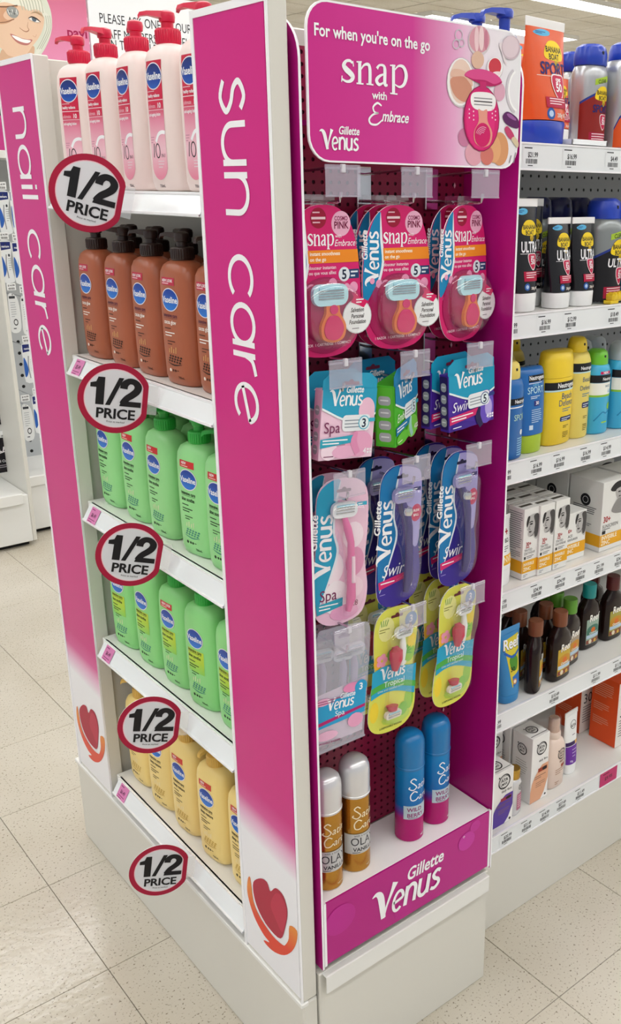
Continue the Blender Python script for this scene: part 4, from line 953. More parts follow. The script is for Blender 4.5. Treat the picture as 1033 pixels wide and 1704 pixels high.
# --- tall razor packs
def razor_kit(kind):
    k = Kit(); spa = kind == 'spa'
    out = smooth_outline([(-.028, .022), (.0, .026), (.028, .020), (.042, .0), (.045, -.05), (.043, -.10), (.050, -.145), (.042, -.180), (.012, -.192), (-.02, -.190), (-.040, -.17), (-.044, -.12), (-.043, -.06), (-.044, -.0)], 4)
    face = '#ecc3da' if spa else '#3b2a92'; band = '#2a9fc4' if spa else '#1277b4'
    k.add('card', pack_base(out, face)); pr = Pr()
    if spa:
        for a in ((.02, -.06, .018, .02, '#f4e2ee'), (.025, -.10, .016, .022, '#e08db9'), (-.012, -.105, .018, .024, '#f7ebf3'), (.022, -.14, .02, .018, '#f3d3e4'), (-.005, -.15, .022, .026, '#f6f0f5'), (.01, -.175, .025, .012, '#e7a6cb')): pr.spoly(ellipse(*a[:4], 14), a[4], 1)
    else:
        pr.poly(smooth_outline([(-.012, .02), (.030, .017), (.042, -.0), (.044, -.05), (.042, -.10), (.030, -.10), (.018, -.05), (.0, -.03)], 4), '#a9a2dc'); pr.poly(smooth_outline([(-.010, -.04), (.016, -.06), (.022, -.12), (.01, -.15), (-.03, -.15), (-.02, -.1)], 4), '#2c1f84')
    pr.poly(smooth_outline([(-.027, .0205), (-.006, .023), (-.012, -.01), (-.014, -.05), (-.006, -.08), (-.016, -.115), (-.036, -.165), (-.043, -.12), (-.0425, -.06), (-.0435, -.0)], 4), band)
    pr.stroke([(-.006, .022), (-.012, -.01), (-.014, -.05), (-.006, -.08), (-.016, -.115), (-.036, -.165)], [.001, .004, .003, .004, .003, .001], '#e6f0f6', 5)
    hole(pr, .008, '#5a1438' if spa else '#14103c', .012)
    venus_v(pr, -.0175, -.110, .0185, 'white_ink', sx=1.25)
    if spa: pr.text(-.034, -.152, 'Spa', .024, '#7a2a5a', 0, sx=.9); pr.poly([(-.04, -.157), (.006, -.151), (.006, -.164), (-.037, -.172)], '#2fa3bd'); pr.lines(-.034, -.160, .032, 2, .005, .0018, 'white_ink')
    else: pr.text(-.034, -.142, 'Swirl', .027, 'white_ink', 0, .3, .95); pr.poly([(-.04, -.148), (.026, -.140), (.026, -.150), (-.038, -.160)], '#d3266e'); pr.lines(-.035, -.152, .045, 1, .005, .0018, 'white_ink'); pr.ell(.034, -.052, .0115, .0135, '#c31a56'); pr.text(.034, -.050, 'FLEXI', .0052, 'white_ink', al=1); pr.text(.034, -.057, 'BALL', .0052, 'white_ink', al=1); pr.lines(-.035, -.170, .02, 1, .003, .0012, '#9a90d0')
    pr.text(.022, -.168, '28' if spa else '2', .012, '#8a1f50' if spa else '#e9e6f6', 0); 
    if not spa: pr.rect(.030, -.168, .034, -.160, '#e9e6f6')
    pr.ell(.016, -.018, .0085, .0085, '#2a9fc4'); pr.ell(.016, -.018, .0075, .0075, '#e6f2f6'); pr.text(.016, -.0235, '3' if spa else '5', .0155, '#26324a', 1, al=1); pr.rect(.024, -.0175, .041, -.012, '#3fb2cf' if spa else '#26306e'); pr.lines(.026, -.0155, .013, 1, .003, .0016, 'white_ink')
    k.add('print', pr.build(flat(-.0007)), 'card')
    rz = MB(); ck = '#e7e9ee' if spa else '#9f98c8'; cartridge(rz, -.002, -.018, .042, .022, -.004, ck, 3)
    hk1 = '#e06aa6' if spa else '#2a1c74'
    path = [(-.0, -.006, -.030), (.003, -.011, -.046), (.008, -.013, -.066), (.010, -.012, -.09), (.013, -.011, -.12), (.014, -.011, -.15), (.010, -.011, -.17)]
    rz.tube(path, [.004, .006, .0052, .0056, .0062, .0072, .004], hk1, 10)
    if not spa: rz.lathe([(.001, -.0505), (.0065, -.048), (.008, -.0425), (.0065, -.037), (.001, -.0345)], 'chrome', 14, .004, -.012)
    else: rz.tube([(.010, -.0175, -.085), (.013, -.0165, -.125)], [.0026, .003], '#f2d3e4', 8)
    k.add('razor', rz, None, True)
    bub = MB().dome(smooth_outline([(-.024, -.004), (.022, -.004), (.030, -.02), (.030, -.06), (.034, -.11), (.034, -.15), (.024, -.178), (.002, -.178), (-.004, -.15), (-.004, -.1), (-.018, -.05), (-.026, -.03)], 4), -.0007, .021, 'blister', 5, .2)
    k.add('bubble', bub, None, True)
    return k
RSPA, RSW = razor_kit('spa'), razor_kit('swirl'); G3 = 'tall razor packs in the third row'
hang(RSPA, 'razor_pack', 'pink and blue spa razor blister pack on the left third-row hook', 'razor pack', G3, .104, .014, 1.026, -2, 4)
hang(RSPA, 'razor_pack', 'spa razor blister pack hidden behind the front spa razor', 'razor pack', G3, .100, .045, 1.026, 0, 0)
hang(RSW, 'razor_pack', 'purple swirl razor blister pack hanging first on the middle third-row hook', 'razor pack', G3, .210, .014, 1.026, 6, 4)
hang(RSW, 'razor_pack', 'purple swirl razor blister pack second on the middle third-row hook', 'razor pack', G3, .206, .070, 1.026, 8, 0)
hang(RSW, 'razor_pack', 'purple swirl razor blister pack hanging first on the right third-row hook', 'razor pack', G3, .330, .016, 1.026, 8, 3)
hang(RSW, 'razor_pack', 'purple swirl razor blister pack second on the right third-row hook', 'razor pack', G3, .333, .048, 1.026, 10, 1)
hang(RSW, 'razor_pack', 'purple swirl razor blister pack third on the right third-row hook', 'razor pack', G3, .326, .080, 1.026, 10, 0)

# --- disposable razors
def trop_kit():
    k = Kit()
    out = smooth_outline([(-.028, .030), (0, .034), (.030, .028), (.044, .010), (.044, -.03), (.040, -.07), (.048, -.11), (.048, -.15), (.032, -.172), (0, -.178), (-.032, -.172), (-.047, -.15), (-.046, -.11), (-.039, -.07), (-.043, -.03), (-.043, .010)], 4)
    k.add('card', pack_base(out, '#dcdc5a')); pr = Pr()
    for a in ((-.02, .0, .016, .02, '#ecea9a'), (.03, -.05, .012, .016, '#8cc63f'), (-.005, -.045, .012, .010, '#7ec045'), (.034, -.03, .009, .012, '#f0d53a'), (-.034, -.052, .008, .012, '#f0b73a'), (.036, -.13, .01, .02, '#8cc63f'), (-.036, -.135, .009, .018, '#f0d53a'), (.01, -.155, .03, .012, '#b9d64a'), (.024, -.145, .01, .012, '#7ec045')): pr.spoly(ellipse(*a[:4], 12), a[4], 1)
    for i in range(5): a = i*1.256; pr.spoly(ellipse(-.026+.007*math.cos(a), -.050+.007*math.sin(a), .005, .005, 10), '#ee9fb9', 1)
    for i in range(6): pr.poly([(.022, -.05), (.022+.016*math.cos(i*.5-.2), -.05+.016*math.sin(i*.5-.2)), (.022+.010*math.cos(i*.5+.1), -.05+.010*math.sin(i*.5+.1))], '#4fae3a')
    for i in range(4): pr.stroke([(-.030+i*.003, .006), (-.032+i*.005, .016)], .0014, '#5a9a3a')
    pr.lines(-.034, .0, .02, 2, .004, .0014, '#8a8a3a')
    pr.band(-.0445, .0465, lambda t: -.118+.012*math.sin(t*PI*1.0+.5), lambda t: -.066+.006*math.sin(t*PI*1.6), '#1ea3cc'); pr.band(-.0455, .0475, lambda t: -.108+.010*math.sin(t*PI*1.0+.5), lambda t: -.098+.010*math.sin(t*PI*1.0+.5), '#4fae4a')
    venus_mark(pr, -.024, -.083, .0125, 'white_ink', shear=.1); pr.text(-.020, -.0965, 'Tropical', .0135, '#eaf7fb', 0, sx=.95); pr.text(-.032, -.103, 'Lime and coconut scent', .0055, '#eaf7d8', 0, .1)
    hole(pr, .018, '#6a2a30', .012); pr.ell(.030, .006, .0125, .0125, '#1a7fb4'); pr.text(.030, .0015, '3', .0165, 'white_ink', 1, al=1); pr.lines(.023, -.002, .014, 1, .003, .0013, 'white_ink')
    pr.text(0, -.1695, '2 DISPOSABLE RAZORS', .0045, '#5a6a2a', 1, al=1)
    k.add('print', pr.build(flat(-.0007)), 'card')
    rz = MB(); cartridge(rz, .010, -.008, .034, .018, -.004, '#e9ecec', 3); rz.tube([(.010, -.006, -.017), (.008, -.010, -.035), (.004, -.012, -.06)], [.004, .006, .005], '#e7ece9', 10)
    k.add('razor', rz, None, True)
    r2 = MB().tube([(-.008, -.008, -.028), (-.008, -.012, -.034), (-.008, -.013, -.046), (-.007, -.011, -.066)], [.005, .0105, .0105, .005], '#c62a4e', 12)
    r2.tube([(-.006, -.008, -.128), (-.006, -.010, -.136)], [.010, .007], '#c0304e', 10); cartridge(r2, -.004, -.143, .032, .012, -.006, '#e3dcd6', 2); k.add('second_razor', r2, None, True, 'red handled razor turned upside down')
    k.add('bubble', MB().dome(smooth_outline([(-.022, .0), (.028, .008), (.034, -.02), (.026, -.05), (.024, -.12), (.026, -.15), (.0, -.162), (-.026, -.15), (-.026, -.12), (-.024, -.05)], 4), -.0007, .022, 'blister', 5, .2), None, True)
    return k
TR = trop_kit(); G4 = 'disposable razor packs in the lowest row'
hang(TR, 'disposable_razor_pack', 'yellow and blue tropical razor pack hanging first on the middle lowest hook', 'razor pack', G4, .200, .014, .797, 2, 4)
hang(TR, 'disposable_razor_pack', 'yellow and blue tropical razor pack second on the middle lowest hook', 'razor pack', G4, .196, .075, .800, 4, 0)
hang(TR, 'disposable_razor_pack', 'yellow and blue tropical razor pack hanging first on the right lowest hook', 'razor pack', G4, .329, .014, .797, 6, 4)
hang(TR, 'disposable_razor_pack', 'yellow and blue tropical razor pack second on the right lowest hook', 'razor pack', G4, .326, .050, .800, 8, 2)
hang(TR, 'disposable_razor_pack', 'yellow and blue tropical razor pack third on the right lowest hook', 'razor pack', G4, .324, .082, .802, 6, 0)
def spa_disp():
    k = Kit(); out = smooth_outline([(-.045, .024), (-.03, .030), (.03, .030), (.045, .022), (.048, -.02), (.048, -.15), (.044, -.158), (-.044, -.168), (-.048, -.16), (-.048, -.02)], 3)
    k.add('pouch', MB().slab(out, -.0016, .0, 'pouch')); pr = Pr()
    card = [(-.046, -.076), (.046, -.060), (.046, -.150), (-.046, -.160)]
    k.add('card', MB().slab(card, .0005, .0012, '#f0d3e4'))
    pr.poly([(-.046, -.094), (-.02, -.088), (.046, -.072), (.046, -.118), (-.046, -.130)], '#2a9fd0'); pr.poly([(-.046, -.120), (.046, -.104), (.046, -.109), (-.046, -.126)], '#b3206e')
    for a in ((.02, -.072, .016, .008, '#e58db9'), (-.03, -.085, .014, .006, '#e9b0cf'), (.03, -.128, .014, .012, '#e9a3c6'), (-.02, -.142, .02, .008, '#e9b7d3')): pr.spoly(ellipse(*a[:4], 12), a[4], 1)
    venus_mark(pr, -.020, -.101, .012, 'white_ink', shear=.1); pr.text(-.008, -.113, 'Spa', .0125, '#eaf7fb', 0); pr.ell(.036, -.074, .011, .011, '#2a9fd0'); pr.text(.036, -.0785, '3', .015, 'white_ink', 1, al=1)
    pr.lines(-.04, -.084, .05, 2, .004, .0012, '#a03a70'); pr.text(-.042, -.155, '3 DISPOSABLE RAZORS', .0045, '#8a2a5a', 1)
    k.add('print', pr.build(flat(-.0019)), 'card')
    for i, x in enumerate((-.026, .010, .030)):
        rz = MB(); cartridge(rz, x, -.018-.004*(i % 2), .036, .019, .016, '#dfe0ea', 3); rz.tube([(x, .014, -.028), (x+.002, .012, -.045), (x+.003, .012, -.11), (x, .012, -.158)], [.004, .006, .005, .006], '#b8a3c9', 10); k.add('razor', rz, None, True)
    k.add('back_film', MB().dome(out, .020, -.001, 'pouch', 2, .02))
    hp_ = Pr(); hole(hp_, .014, '#8a7f96', .010); k.add('hang_hole', hp_.build(flat(-.0018)), 'pouch')
    return k
hang(spa_disp(), 'disposable_razor_pack', 'clear pouch of three spa disposable razors on the left lowest hook', 'razor pack', G4, .098, .012, .800, -3, 5)

# ================================================================ shave gel cans on the deck
def gel_can(gold):
    k = Kit(); body = 'gold' if gold else 'berry_ink'; r = .0247
    k.add('can', MB().lathe([(.022, 0), (.0247, .002), (.0247, .139), (.0235, .143)], body, 36), None, True)
    cap = 'pearl' if gold else 'berry_cap'
    k.add('cap', MB().lathe([(.0232, .141), (.0250, .1425), (.0252, .178), (.0245, .187), (.0215, .1955), (.015, .2015), (.006, .204), (.001, .2043)], cap, 36), None, True)
    k.add('rim', MB().lathe([(.0252, .139), (.0258, .140), (.0258, .1425), (.0250, .1435)], cap, 36, ends=False), 'cap', True)
    fn = wrap([(z, rr, rr, 2.) for rr, z in [(r, 0), (r, .2)]]); pr = Pr(16)
    ink = '#f2e6c8' if gold else '#eaf2fa'
    if gold:
        pr.rect(-.034, .036, .034, .074, '#c6c6c6'); pr.rect(-.034, .0735, .034, .0745, '#8a7a50'); pr.text(0, .052, 'OLAY', .021, '#2a2a30', 0, al=1, sx=.85); pr.text(0, .041, 'VANILLA', .0095, '#1c1c22', 1, al=1, sx=1.0); pr.text(-.0, .0685, 'with a touch of', .0055, '#3a3a40', 0, al=1); pr.lines(-.02, .0378, .02, 1, .002, .0012, '#55555a')
    else:
        pr.rect(-.028, .046, .028, .072, '#b9cbd6'); pr.text(-.022, .061, 'WILD', .0105, '#8a1f6a', 1); pr.text(-.022, .050, 'BERRY', .0105, '#8a1f6a', 1); pr.lines(-.02, .0475, .03, 1, .002, .001, '#7a3a6a')
        for i in range(6): pr.ell(.012+(i % 3)*.006, .078+(i//3)*.007, .004, .004, ['#3b2a86', '#7a2a8e', '#1f3f8e'][i % 3], 8)
    # name in a running hand
    def st(pts, w_=.0016): pr.stroke(pts, w_, ink, 5)
    st([(-.006, .121), (-.011, .125), (-.016, .120), (-.010, .114), (-.006, .108), (-.012, .103), (-.019, .106), (-.017, .109)], .002)
    pr.text(-.005, .104, 'atin', .019, ink, 0, .25, .9)
    st([(-.004, .097), (-.010, .100), (-.016, .093), (-.015, .084), (-.008, .083), (-.002, .088)], .002); pr.text(-.003, .0835, 'are', .018, ink, 0, .25, .95); pr.text(.004, .008, 'NET WT. 200 g', .0045, ink, 0)
    k.add('label_print', pr.build(fn), 'can')
    return k
grad('berry_ink', 2, [(0, '#b3146f'), (.32, '#b0186f'), (.40, '#6a3a9a'), (.5, '#1668b0'), (1, '#0f7cbc')], 0, .14, .24)
pmat('berry_cap', '#0f74b4', .25)
CG, CBc = gel_can(True), gel_can(False)
for K, x, y, rz, lab in ((CG, .076, .034, -4, 'gold shave gel can with pearl white cap, nearest the left edge of the deck'), (CG, .136, .040, 0, 'gold shave gel can with pearl white cap, second from the left'), (CBc, .252, .040, 2, 'blue and magenta shave gel can, third from the left on the deck'), (CBc, .316, .046, 12, 'blue and magenta shave gel can, rightmost on the deck')):
    K.put('shave_gel_can', lab, 'spray can', 'shave gel cans on the deck', (x, y, .38), rz=math.radians(rz))
# ================================================================ sunscreen and skin care on the right shelves
def bb_mark(pr, x, z, s, two=True):
    pr.spoly([(x-1.0*s, z-.32*s), (x-1.0*s, z+.25*s), (x-.45*s, z+.78*s), (x+.45*s, z+.78*s), (x+1.0*s, z+.25*s), (x+1.0*s, z-.32*s), (x+.2*s, z-.45*s)], '#f2d21f', 4)
    pr.text(x, z+.08*s, 'BANANA', .52*s, '#17151a', 1, al=1, sx=.85); pr.text(x-.05*s, z-.38*s, 'BOAT', .52*s, '#17151a', 1, al=1, sx=.85)
    pr.spoly([(x-.05*s, z-.5*s), (x+.3*s, z-.45*s), (x+.45*s, z-.6*s), (x+.2*s, z-.95*s), (x-.02*s, z-.85*s)], '#c9a81a', 4); pr.stroke([(x+.05*s, z-.85*s), (x+.25*s, z-.6*s)], .05*s, '#17151a')
def shield(pr, x, z, s, k='#c3164a', t='50'):
    pr.spoly([(x-.5*s, z+.5*s), (x, z+.58*s), (x+.5*s, z+.5*s), (x+.46*s, z-.1*s), (x, z-.65*s), (x-.46*s, z-.1*s)], '#f3e3e6', 4); pr.spoly([(x-.44*s, z+.45*s), (x, z+.52*s), (x+.44*s, z+.45*s), (x+.4*s, z-.1*s), (x, z-.56*s), (x-.4*s, z-.1*s)], k, 4)
    pr.text(x, z+.18*s, 'SPF', .3*s, 'white_ink', 1, al=1); pr.text(x, z-.2*s, t, .52*s, 'white_ink', 1, al=1)
def tube_kit(w_, h, hc, body, cap, style, crimp='#f2f2f2'):
    """squeeze tube standing on its cap, flat seam on top"""
    k = Kit(); W = w_/2; D = W*.62
    k.add('cap', MB().loft([(0, W*.80, D*.98, 2.4), (.002, W*.84, D*1.02, 2.4), (hc-.002, W*.86, D*1.06, 2.4), (hc, W*.84, D*1.02, 2.4)], cap, 32), None, True, ang=50)
    secs = [(hc+.001, W*.93, D*1.06, 2.6), (hc+.02, W*.96, D*1.05, 2.6), (h*.6, W*.99, D*.95, 2.6), (h*.93, W*.98, D*.72, 2.6), (h*.98, W*.93, D*.58, 2.6), (h, W*.84, D*.4, 2.6)] if not crimp else [(hc+.001, W*.87, D*1.06, 2.4), (hc+.02, W*.90, D*1.0, 2.3), (h*.5, W*.95, D*.72, 2.2), (h*.8, W*.985, D*.32, 2.1), (h*.93, W, .0022, 2.0)]
    k.add('body', MB().loft(secs, body, 40), None, True, ang=60)
    if crimp: k.add('seam', MB().box(-W, W, -.0014, .0014, h*.928, h, crimp, .0005))
    pr = Pr(10); fn = wrap(secs); z = lambda t: hc+(h-hc)*t
    if style in ('sport', 'ultra'):
        dark = style == 'ultra'
        pr.spoly([(-W*.72, z(.86)), (-W*.3, z(.90)), (W*.1, z(.885)), (W*.05, z(.845)), (-W*.4, z(.83))], '#56b4e0', 3); pr.lines(-W*.6, z(.868), W*.5, 2, h*.012, h*.006, '#1a4a8a')
        bb_mark(pr, W*.2, z(.67), w_*(.29 if dark else .235))
        if dark: pr.text(W*.12, z(.44), 'ULTRA', w_*.36, 'white_ink', 1, .15, .62, 1); pr.lines(-W*.6, z(.42), W*1.4, 1, .01, .0008, '#e9e6ea')
        else: pr.text(W*.1, z(.46), 'SPORT', w_*.26, '#231f6e', 1, .1, .85, 1); pr.lines(-W*.7, z(.44), W*1.5, 1, .01, .001, '#f6e0d0')
        shield(pr, W*.25, z(.34), w_*.34)
        pr.rect(-W*.45, z(.13), W*.78, z(.235), '#b3123f'); pr.lines(-W*.3, z(.215), W*.95, 3, h*.02, h*.008, '#f4d9df'); pr.ell(-W*.25, z(.07), w_*.09, w_*.09, '#2a5aa8'); pr.ell(-W*.25, z(.07), w_*.05, w_*.05, '#bcd2ee'); pr.text(W*.05, z(.04), '200g NET', w_*.09, '#f2e9e0', 1, sx=.8)
    elif style == 'neutro':
        pr.rect(-W*.5, z(.80), W*.75, z(.90), '#14151c'); pr.text(W*.12, z(.83), 'Neutrogena', w_*.15, '#f2f4f6', 1, 0, .8, 1); pr.rect(-W*.5, z(.775), W*.5, z(.785), '#e9f0f6'); pr.text(0, z(.63), 'SPORT', w_*.24, '#c9ecf2', 0, .05, .85, 1); pr.text(0, z(.735), 'ultra', w_*.12, '#7fd0ec', 0, al=1)
        pr.lines(-W*.4, z(.58), W*.8, 2, h*.02, h*.008, '#d3e6f4'); pr.rect(-W*.18, z(.44), W*.22, z(.52), '#2a2f7e'); pr.text(.002, z(.46), '30', w_*.12, 'white_ink', 1, al=1); pr.lines(-W*.35, z(.38), W*.8, 7, h*.024, h*.008, '#c3dcf0'); pr.rect(-W*.5, z(.09), -W*.25, z(.16), '#d3e6f4')
    elif style == 'reef':
        pr.poly([(-W*.72, z(.84)), (W*.8, z(.88)), (W*.62, z(.18)), (-W*.2, z(.12)), (-W*.55, z(.6))], '#d9c93a'); pr.spoly([(-W*.3, z(.55)), (W*.2, z(.6)), (W*.5, z(.5)), (W*.3, z(.36)), (-W*.2, z(.4))], '#4d8f2f', 3); pr.poly([(-W*.15, z(.28)), (W*.6, z(.33)), (W*.6, z(.18)), (-W*.12, z(.12))], '#2a6fc0')
        pr.text(-W*.05, z(.69), 'Reef', w_*.52, '#14213c', 1, .1, .85, 1); pr.text(-W*.05, z(.70), 'Reef', w_*.50, '#f4f6fa', 1, .1, .85, 1); pr.stroke([(-W*.7, z(.66)), (0, z(.57)), (W*.7, z(.63))], .005, '#2a5fb8', 4); pr.text(-W*.3, z(.36), '30', w_*.22, '#141414', 1); pr.ell(W*.05, z(.2), w_*.1, w_*.1, '#c98a4a'); pr.ell(W*.05, z(.2), w_*.06, w_*.06, '#f0e6d0')
    elif style == 'purple':
        pr.rect(-W*.95, z(.02), W*.85, z(.36), '#6a2f9e'); pr.rect(-W*.95, z(.37), W*.3, z(.44), '#3a2458'); pr.rect(W*.3, z(.37), W*.85, z(.44), '#e8b45a'); pr.ring(W*.15, z(.74), w_*.22, w_*.22, .0012, '#1c1a20', 20); pr.text(W*.15, z(.70), 'ATA', w_*.2, '#1c1a20', 1, al=1); pr.lines(-W*.1, z(.55), W*.7, 1, .01, .0016, '#6a5a74'); pr.lines(-W*.2, z(.28), W*.8, 3, h*.05, h*.01, '#d3c0e6'); pr.text(-W*.5, z(.06), '75g', w_*.14, '#e6d9f0', 1)
    elif style == 'zinc':
        pr.text(W*.2, z(.62), '50+', w_*.36, '#b0202a', 1, 0, .8, 1); pr.text(W*.2, z(.5), 'SPF ISO', w_*.18, '#3a3a40', 1, 0, .7, 1); pr.lines(-W*.3, z(.42), W*.9, 3, h*.03, h*.01, '#55555c'); pr.rect(-W*.85, z(.1), W*.9, z(.28), '#e9a91f'); pr.text(W*.25, z(.15), 'INVIS', w_*.26, '#f6e9c0', 1, 0, .8, 1)
    k.add('label_print', pr.build(fn), 'body')
    return k
def spray_kit(r, h, body, cap, style, shoulder=.78, capw=.8):
    k = Kit(); zc = h*shoulder
    prof = [(r*.92, 0), (r, .003), (r, zc*.86), (r*.97, zc*.92), (r*.86, zc*.985), (r*.72, zc*1.02)]
    k.add('body', MB().loft([(z, a, a*.82, 2.2) for a, z in prof], body, 36), None, True, ang=60)
    q = r*capw
    c = MB().loft([(zc, q, q*.85, 2.2), (zc+.002, q*1.04, q*.9, 2.2), (zc+(h-zc)*.55, q*1.02, q*.88, 2.2), (zc+(h-zc)*.85, q*.9, q*.8, 2.2), (h, q*.62, q*.6, 2)], cap, 28)
    k.add('cap', c, None, True); nz = MB().box(-.0024, .0024, -q*.905, -q*.6, zc+(h-zc)*.5, zc+(h-zc)*.66, '#20222a', .0008); k.add('spray_nozzle', nz, 'cap')
    pr = Pr(14); fn = wrap([(z, a, a*.82, 2.2) for a, z in prof])
    if style in ('sportcan', 'ultracan', 'sportpump'):
        col = {'sportcan': '#8a1f1a', 'ultracan': '#17161c', 'sportpump': '#d9551c'}[style]
        pr.band(-r*1.25, r*1.25, lambda t: .002, lambda t: zc*(.56+.15*math.sin(PI*t*.8)) if style != 'sportpump' else zc*(.25+.62*t**.6), '#26398c'); pr.band(-r*1.25, r*1.25, lambda t: .002, lambda t: zc*(.53+.15*math.sin(PI*t*.8)) if style != 'sportpump' else zc*(.22+.60*t**.6), col)
        pr.poly([(-r*.5, zc*.76), (r*.55, zc*.82), (r*.55, zc*.89), (-r*.5, zc*.83)], '#a9c93a' if style != 'sportpump' else '#6fbf3a'); pr.text(0, zc*.79, 'CLEAR', r*.24, '#26301a', 1, .1, .9, 1, .12)
        bb_mark(pr, r*.1, zc*.64, r*.52); pr.text(r*.05, zc*.44, 'SPORT' if style != 'ultracan' else 'ULTRA', r*.5, '#1f2066' if style != 'ultracan' else '#f0eef2', 1, .1, .85, 1); shield(pr, r*.25, zc*.33, r*.62)
        pr.rect(-r*.7, zc*.06, r*.85, zc*.2, '#a3123a'); pr.lines(-r*.55, zc*.175, r*1.2, 4, zc*.03, zc*.012, '#f0d3d9')
    elif style in ('beach', 'beachspray'):
        pr.rect(-r*1.3, zc*.80, r*1.3, zc*.90, '#15161c'); pr.text(r*.1, zc*.825, 'Neutrogena', r*.30, '#f2f4f6', 1, 0, .85, 1); pr.rect(-r*1.3, zc*.785, r*1.3, zc*.80, '#bfe0e6'); pr.text(r*.1, zc*.68, 'Beach', r*.42, '#2e5a86', 0, 0, .85, 1); pr.text(r*.1, zc*.58, 'Defence', r*.42, '#2e5a86', 0, 0, .85, 1)
        pr.lines(-r*.3, zc*.53, r*.8, 2, zc*.025, zc*.01, '#4a7a9a'); pr.poly([(x+r*.15, z+zc*.4) for x, z in rrect(-r*.42, -zc*.035, r*.42, zc*.035, .003, 3)], '#232a5e'); pr.lines(-r*.18, zc*.405, r*.66, 2, zc*.025, zc*.009, '#dfe6f2'); pr.lines(-r*.1, zc*.26, r*.5, 2, zc*.02, zc*.008, '#6a5a1a'); pr.lines(-r*.1, zc*.16, r*.5, 4, zc*.022, zc*.008, '#6a5a1a')
    elif style == 'kids':
        pr.rect(-r*1.3, zc*.76, r*1.3, zc*.87, '#15161c'); pr.text(r*.25, zc*.79, 'Neutrogena', r*.28, '#f2f4f6', 1, 0, .85, 1); pr.rect(-r*1.3, zc*.58, r*1.3, zc*.755, '#f0f2ea'); pr.text(r*.45, zc*.685, 'wet skin', r*.34, '#3b6a8a', 0, 0, .9, 1); pr.text(r*.5, zc*.60, 'kids', r*.40, '#3a94c4', 0, 0, .9, 1); pr.rect(-r*1.3, zc*.55, r*1.3, zc*.58, '#8cc63f'); pr.rect(-r*.5, zc*.88, r*.4, zc*.92, '#c31a56'); pr.text(-r*.05, zc*.885, 'NEW', r*.2, 'white_ink', 1, al=1)
        pr.ell(r*.5, zc*.40, r*.24, r*.24, '#8cc63f'); pr.stroke([(-r*.8, zc*.2), (-r*.2, zc*.32), (r*.2, zc*.3), (r*.7, zc*.34)], r*.08, '#2a86b8', 4); pr.lines(-r*.2, zc*.16, r*.9, 1, .01, zc*.02, '#a9d84a')
    elif style == 'sportneutro':
        pr.rect(-r*1.3, zc*.70, r*1.3, zc*.78, '#15161c'); pr.text(r*.3, zc*.72, 'Neutrogena', r*.3, '#f2f4f6', 1, 0, .85, 1); pr.rect(-r*1.3, zc*.66, r*1.3, zc*.675, '#eef2f6'); pr.text(r*.3, zc*.5, 'SPORT', r*.5, '#bfe6d0', 0, .05, .85, 1); pr.ell(r*.4, zc*.34, r*.16, r*.16, '#eef2f6'); pr.lines(0, zc*.26, r*.9, 8, zc*.03, zc*.012, '#9fd0ee')
    if pr.it: k.add('label_print', pr.build(fn), 'body')
    return k
def box_kit(w_, d, h, face, paintf, sidef=None, topf=None):
    k = Kit(); k.add('carton', MB().box(-w_/2, w_/2, 0, d, 0, h, face, .0006)); pr = Pr(); paintf(pr, w_, h); k.add('front_print', pr.build(flat(-.0003)), 'carton')
    if sidef: sp = Pr(); sidef(sp, d, h); k.add('side_print', sp.build(lambda u, v, e: (-w_/2-.0003-e, d/2-u, v)), 'carton')
    if topf: tp = Pr(); topf(tp, w_, d); k.add('top_print', tp.build(lambda u, v, e: (u, v, h+.0003+e)), 'carton')
    return k
def putr(K, name, lab, cat, grp, x, y, z, rz=0.): return K.put(name, lab, cat, grp, (x, y, z), rz=math.radians(rz))
pmat('bb_orange', '#e2561f', .3); pmat('bb_black', '#121116', .22); pmat('bb_white', '#f0f1f1', .35); pmat('navy_cap', '#1c2050', .28); pmat('can_silver', '#b9bcc0', .3, .55); pmat('can_grey', '#8f9596', .3, .45)
pmat('n_blue', '#1668b4', .3); pmat('n_lime', '#a9c62f', .3); pmat('n_yellow', '#f0cf2a', .34); pmat('n_yellow2', '#e9d468', .34); pmat('n_aqua', '#3fb2dc', .32); pmat('n_green', '#6fc42f', .3); pmat('frost', '#b4bcc4', .3); pmat('n_yellowcap', '#e3bf24', .3)
# ---- top shelf
Z = RS[0]+.0005
T_BIG = tube_kit(.098, .185, .036, 'bb_orange', 'blue_cap', 'sport'); T_SM = tube_kit(.052, .106, .02, 'bb_orange', 'bb_white', 'sport')
GA = 'orange sunscreen tubes on the top shelf'
putr(T_BIG, 'sunscreen_tube', 'large orange sunscreen tube with blue cap in front on the top shelf', 'sunscreen tube', GA, .593, .125, Z, 4)
putr(T_BIG, 'sunscreen_tube', 'large orange sunscreen tube mostly hidden behind the pink header', 'sunscreen tube', GA, .676, .262, Z, 0)
putr(T_SM, 'sunscreen_tube', 'small orange sunscreen tube beside the large one on the top shelf', 'sunscreen tube', GA, .652, .142, Z+.008, 6)
CS = spray_kit(.034, .165, 'can_silver', 'blue_cap', 'sportcan', .80, .86); CP = spray_kit(.048, .175, 'can_silver', 'blue_cap', 'sportpump', .82, .72)
GB = 'silver sunscreen sprays on the top shelf'
putr(CS, 'sunscreen_spray', 'silver and red sport sunscreen spray, middle of the top shelf', 'spray can', GB, .738, .150, Z, 4)
putr(CS, 'sunscreen_spray', 'silver sunscreen spray behind the small orange tube', 'spray can', GB, .788, .232, Z, 0)
putr(CP, 'sunscreen_spray', 'large silver and orange sunscreen spray at the right edge of the top shelf', 'spray can', GB, .823, .138, Z, 8)
tr = thing('shelf_tray', 'small white tray in front of the spray cans on the top shelf', 'tray', None, (.676, .088, Z))
link('tray_floor', MB().box(-.045, .045, 0, .115, 0, .003, '#eceef0').mesh('tray_floor'), tr)
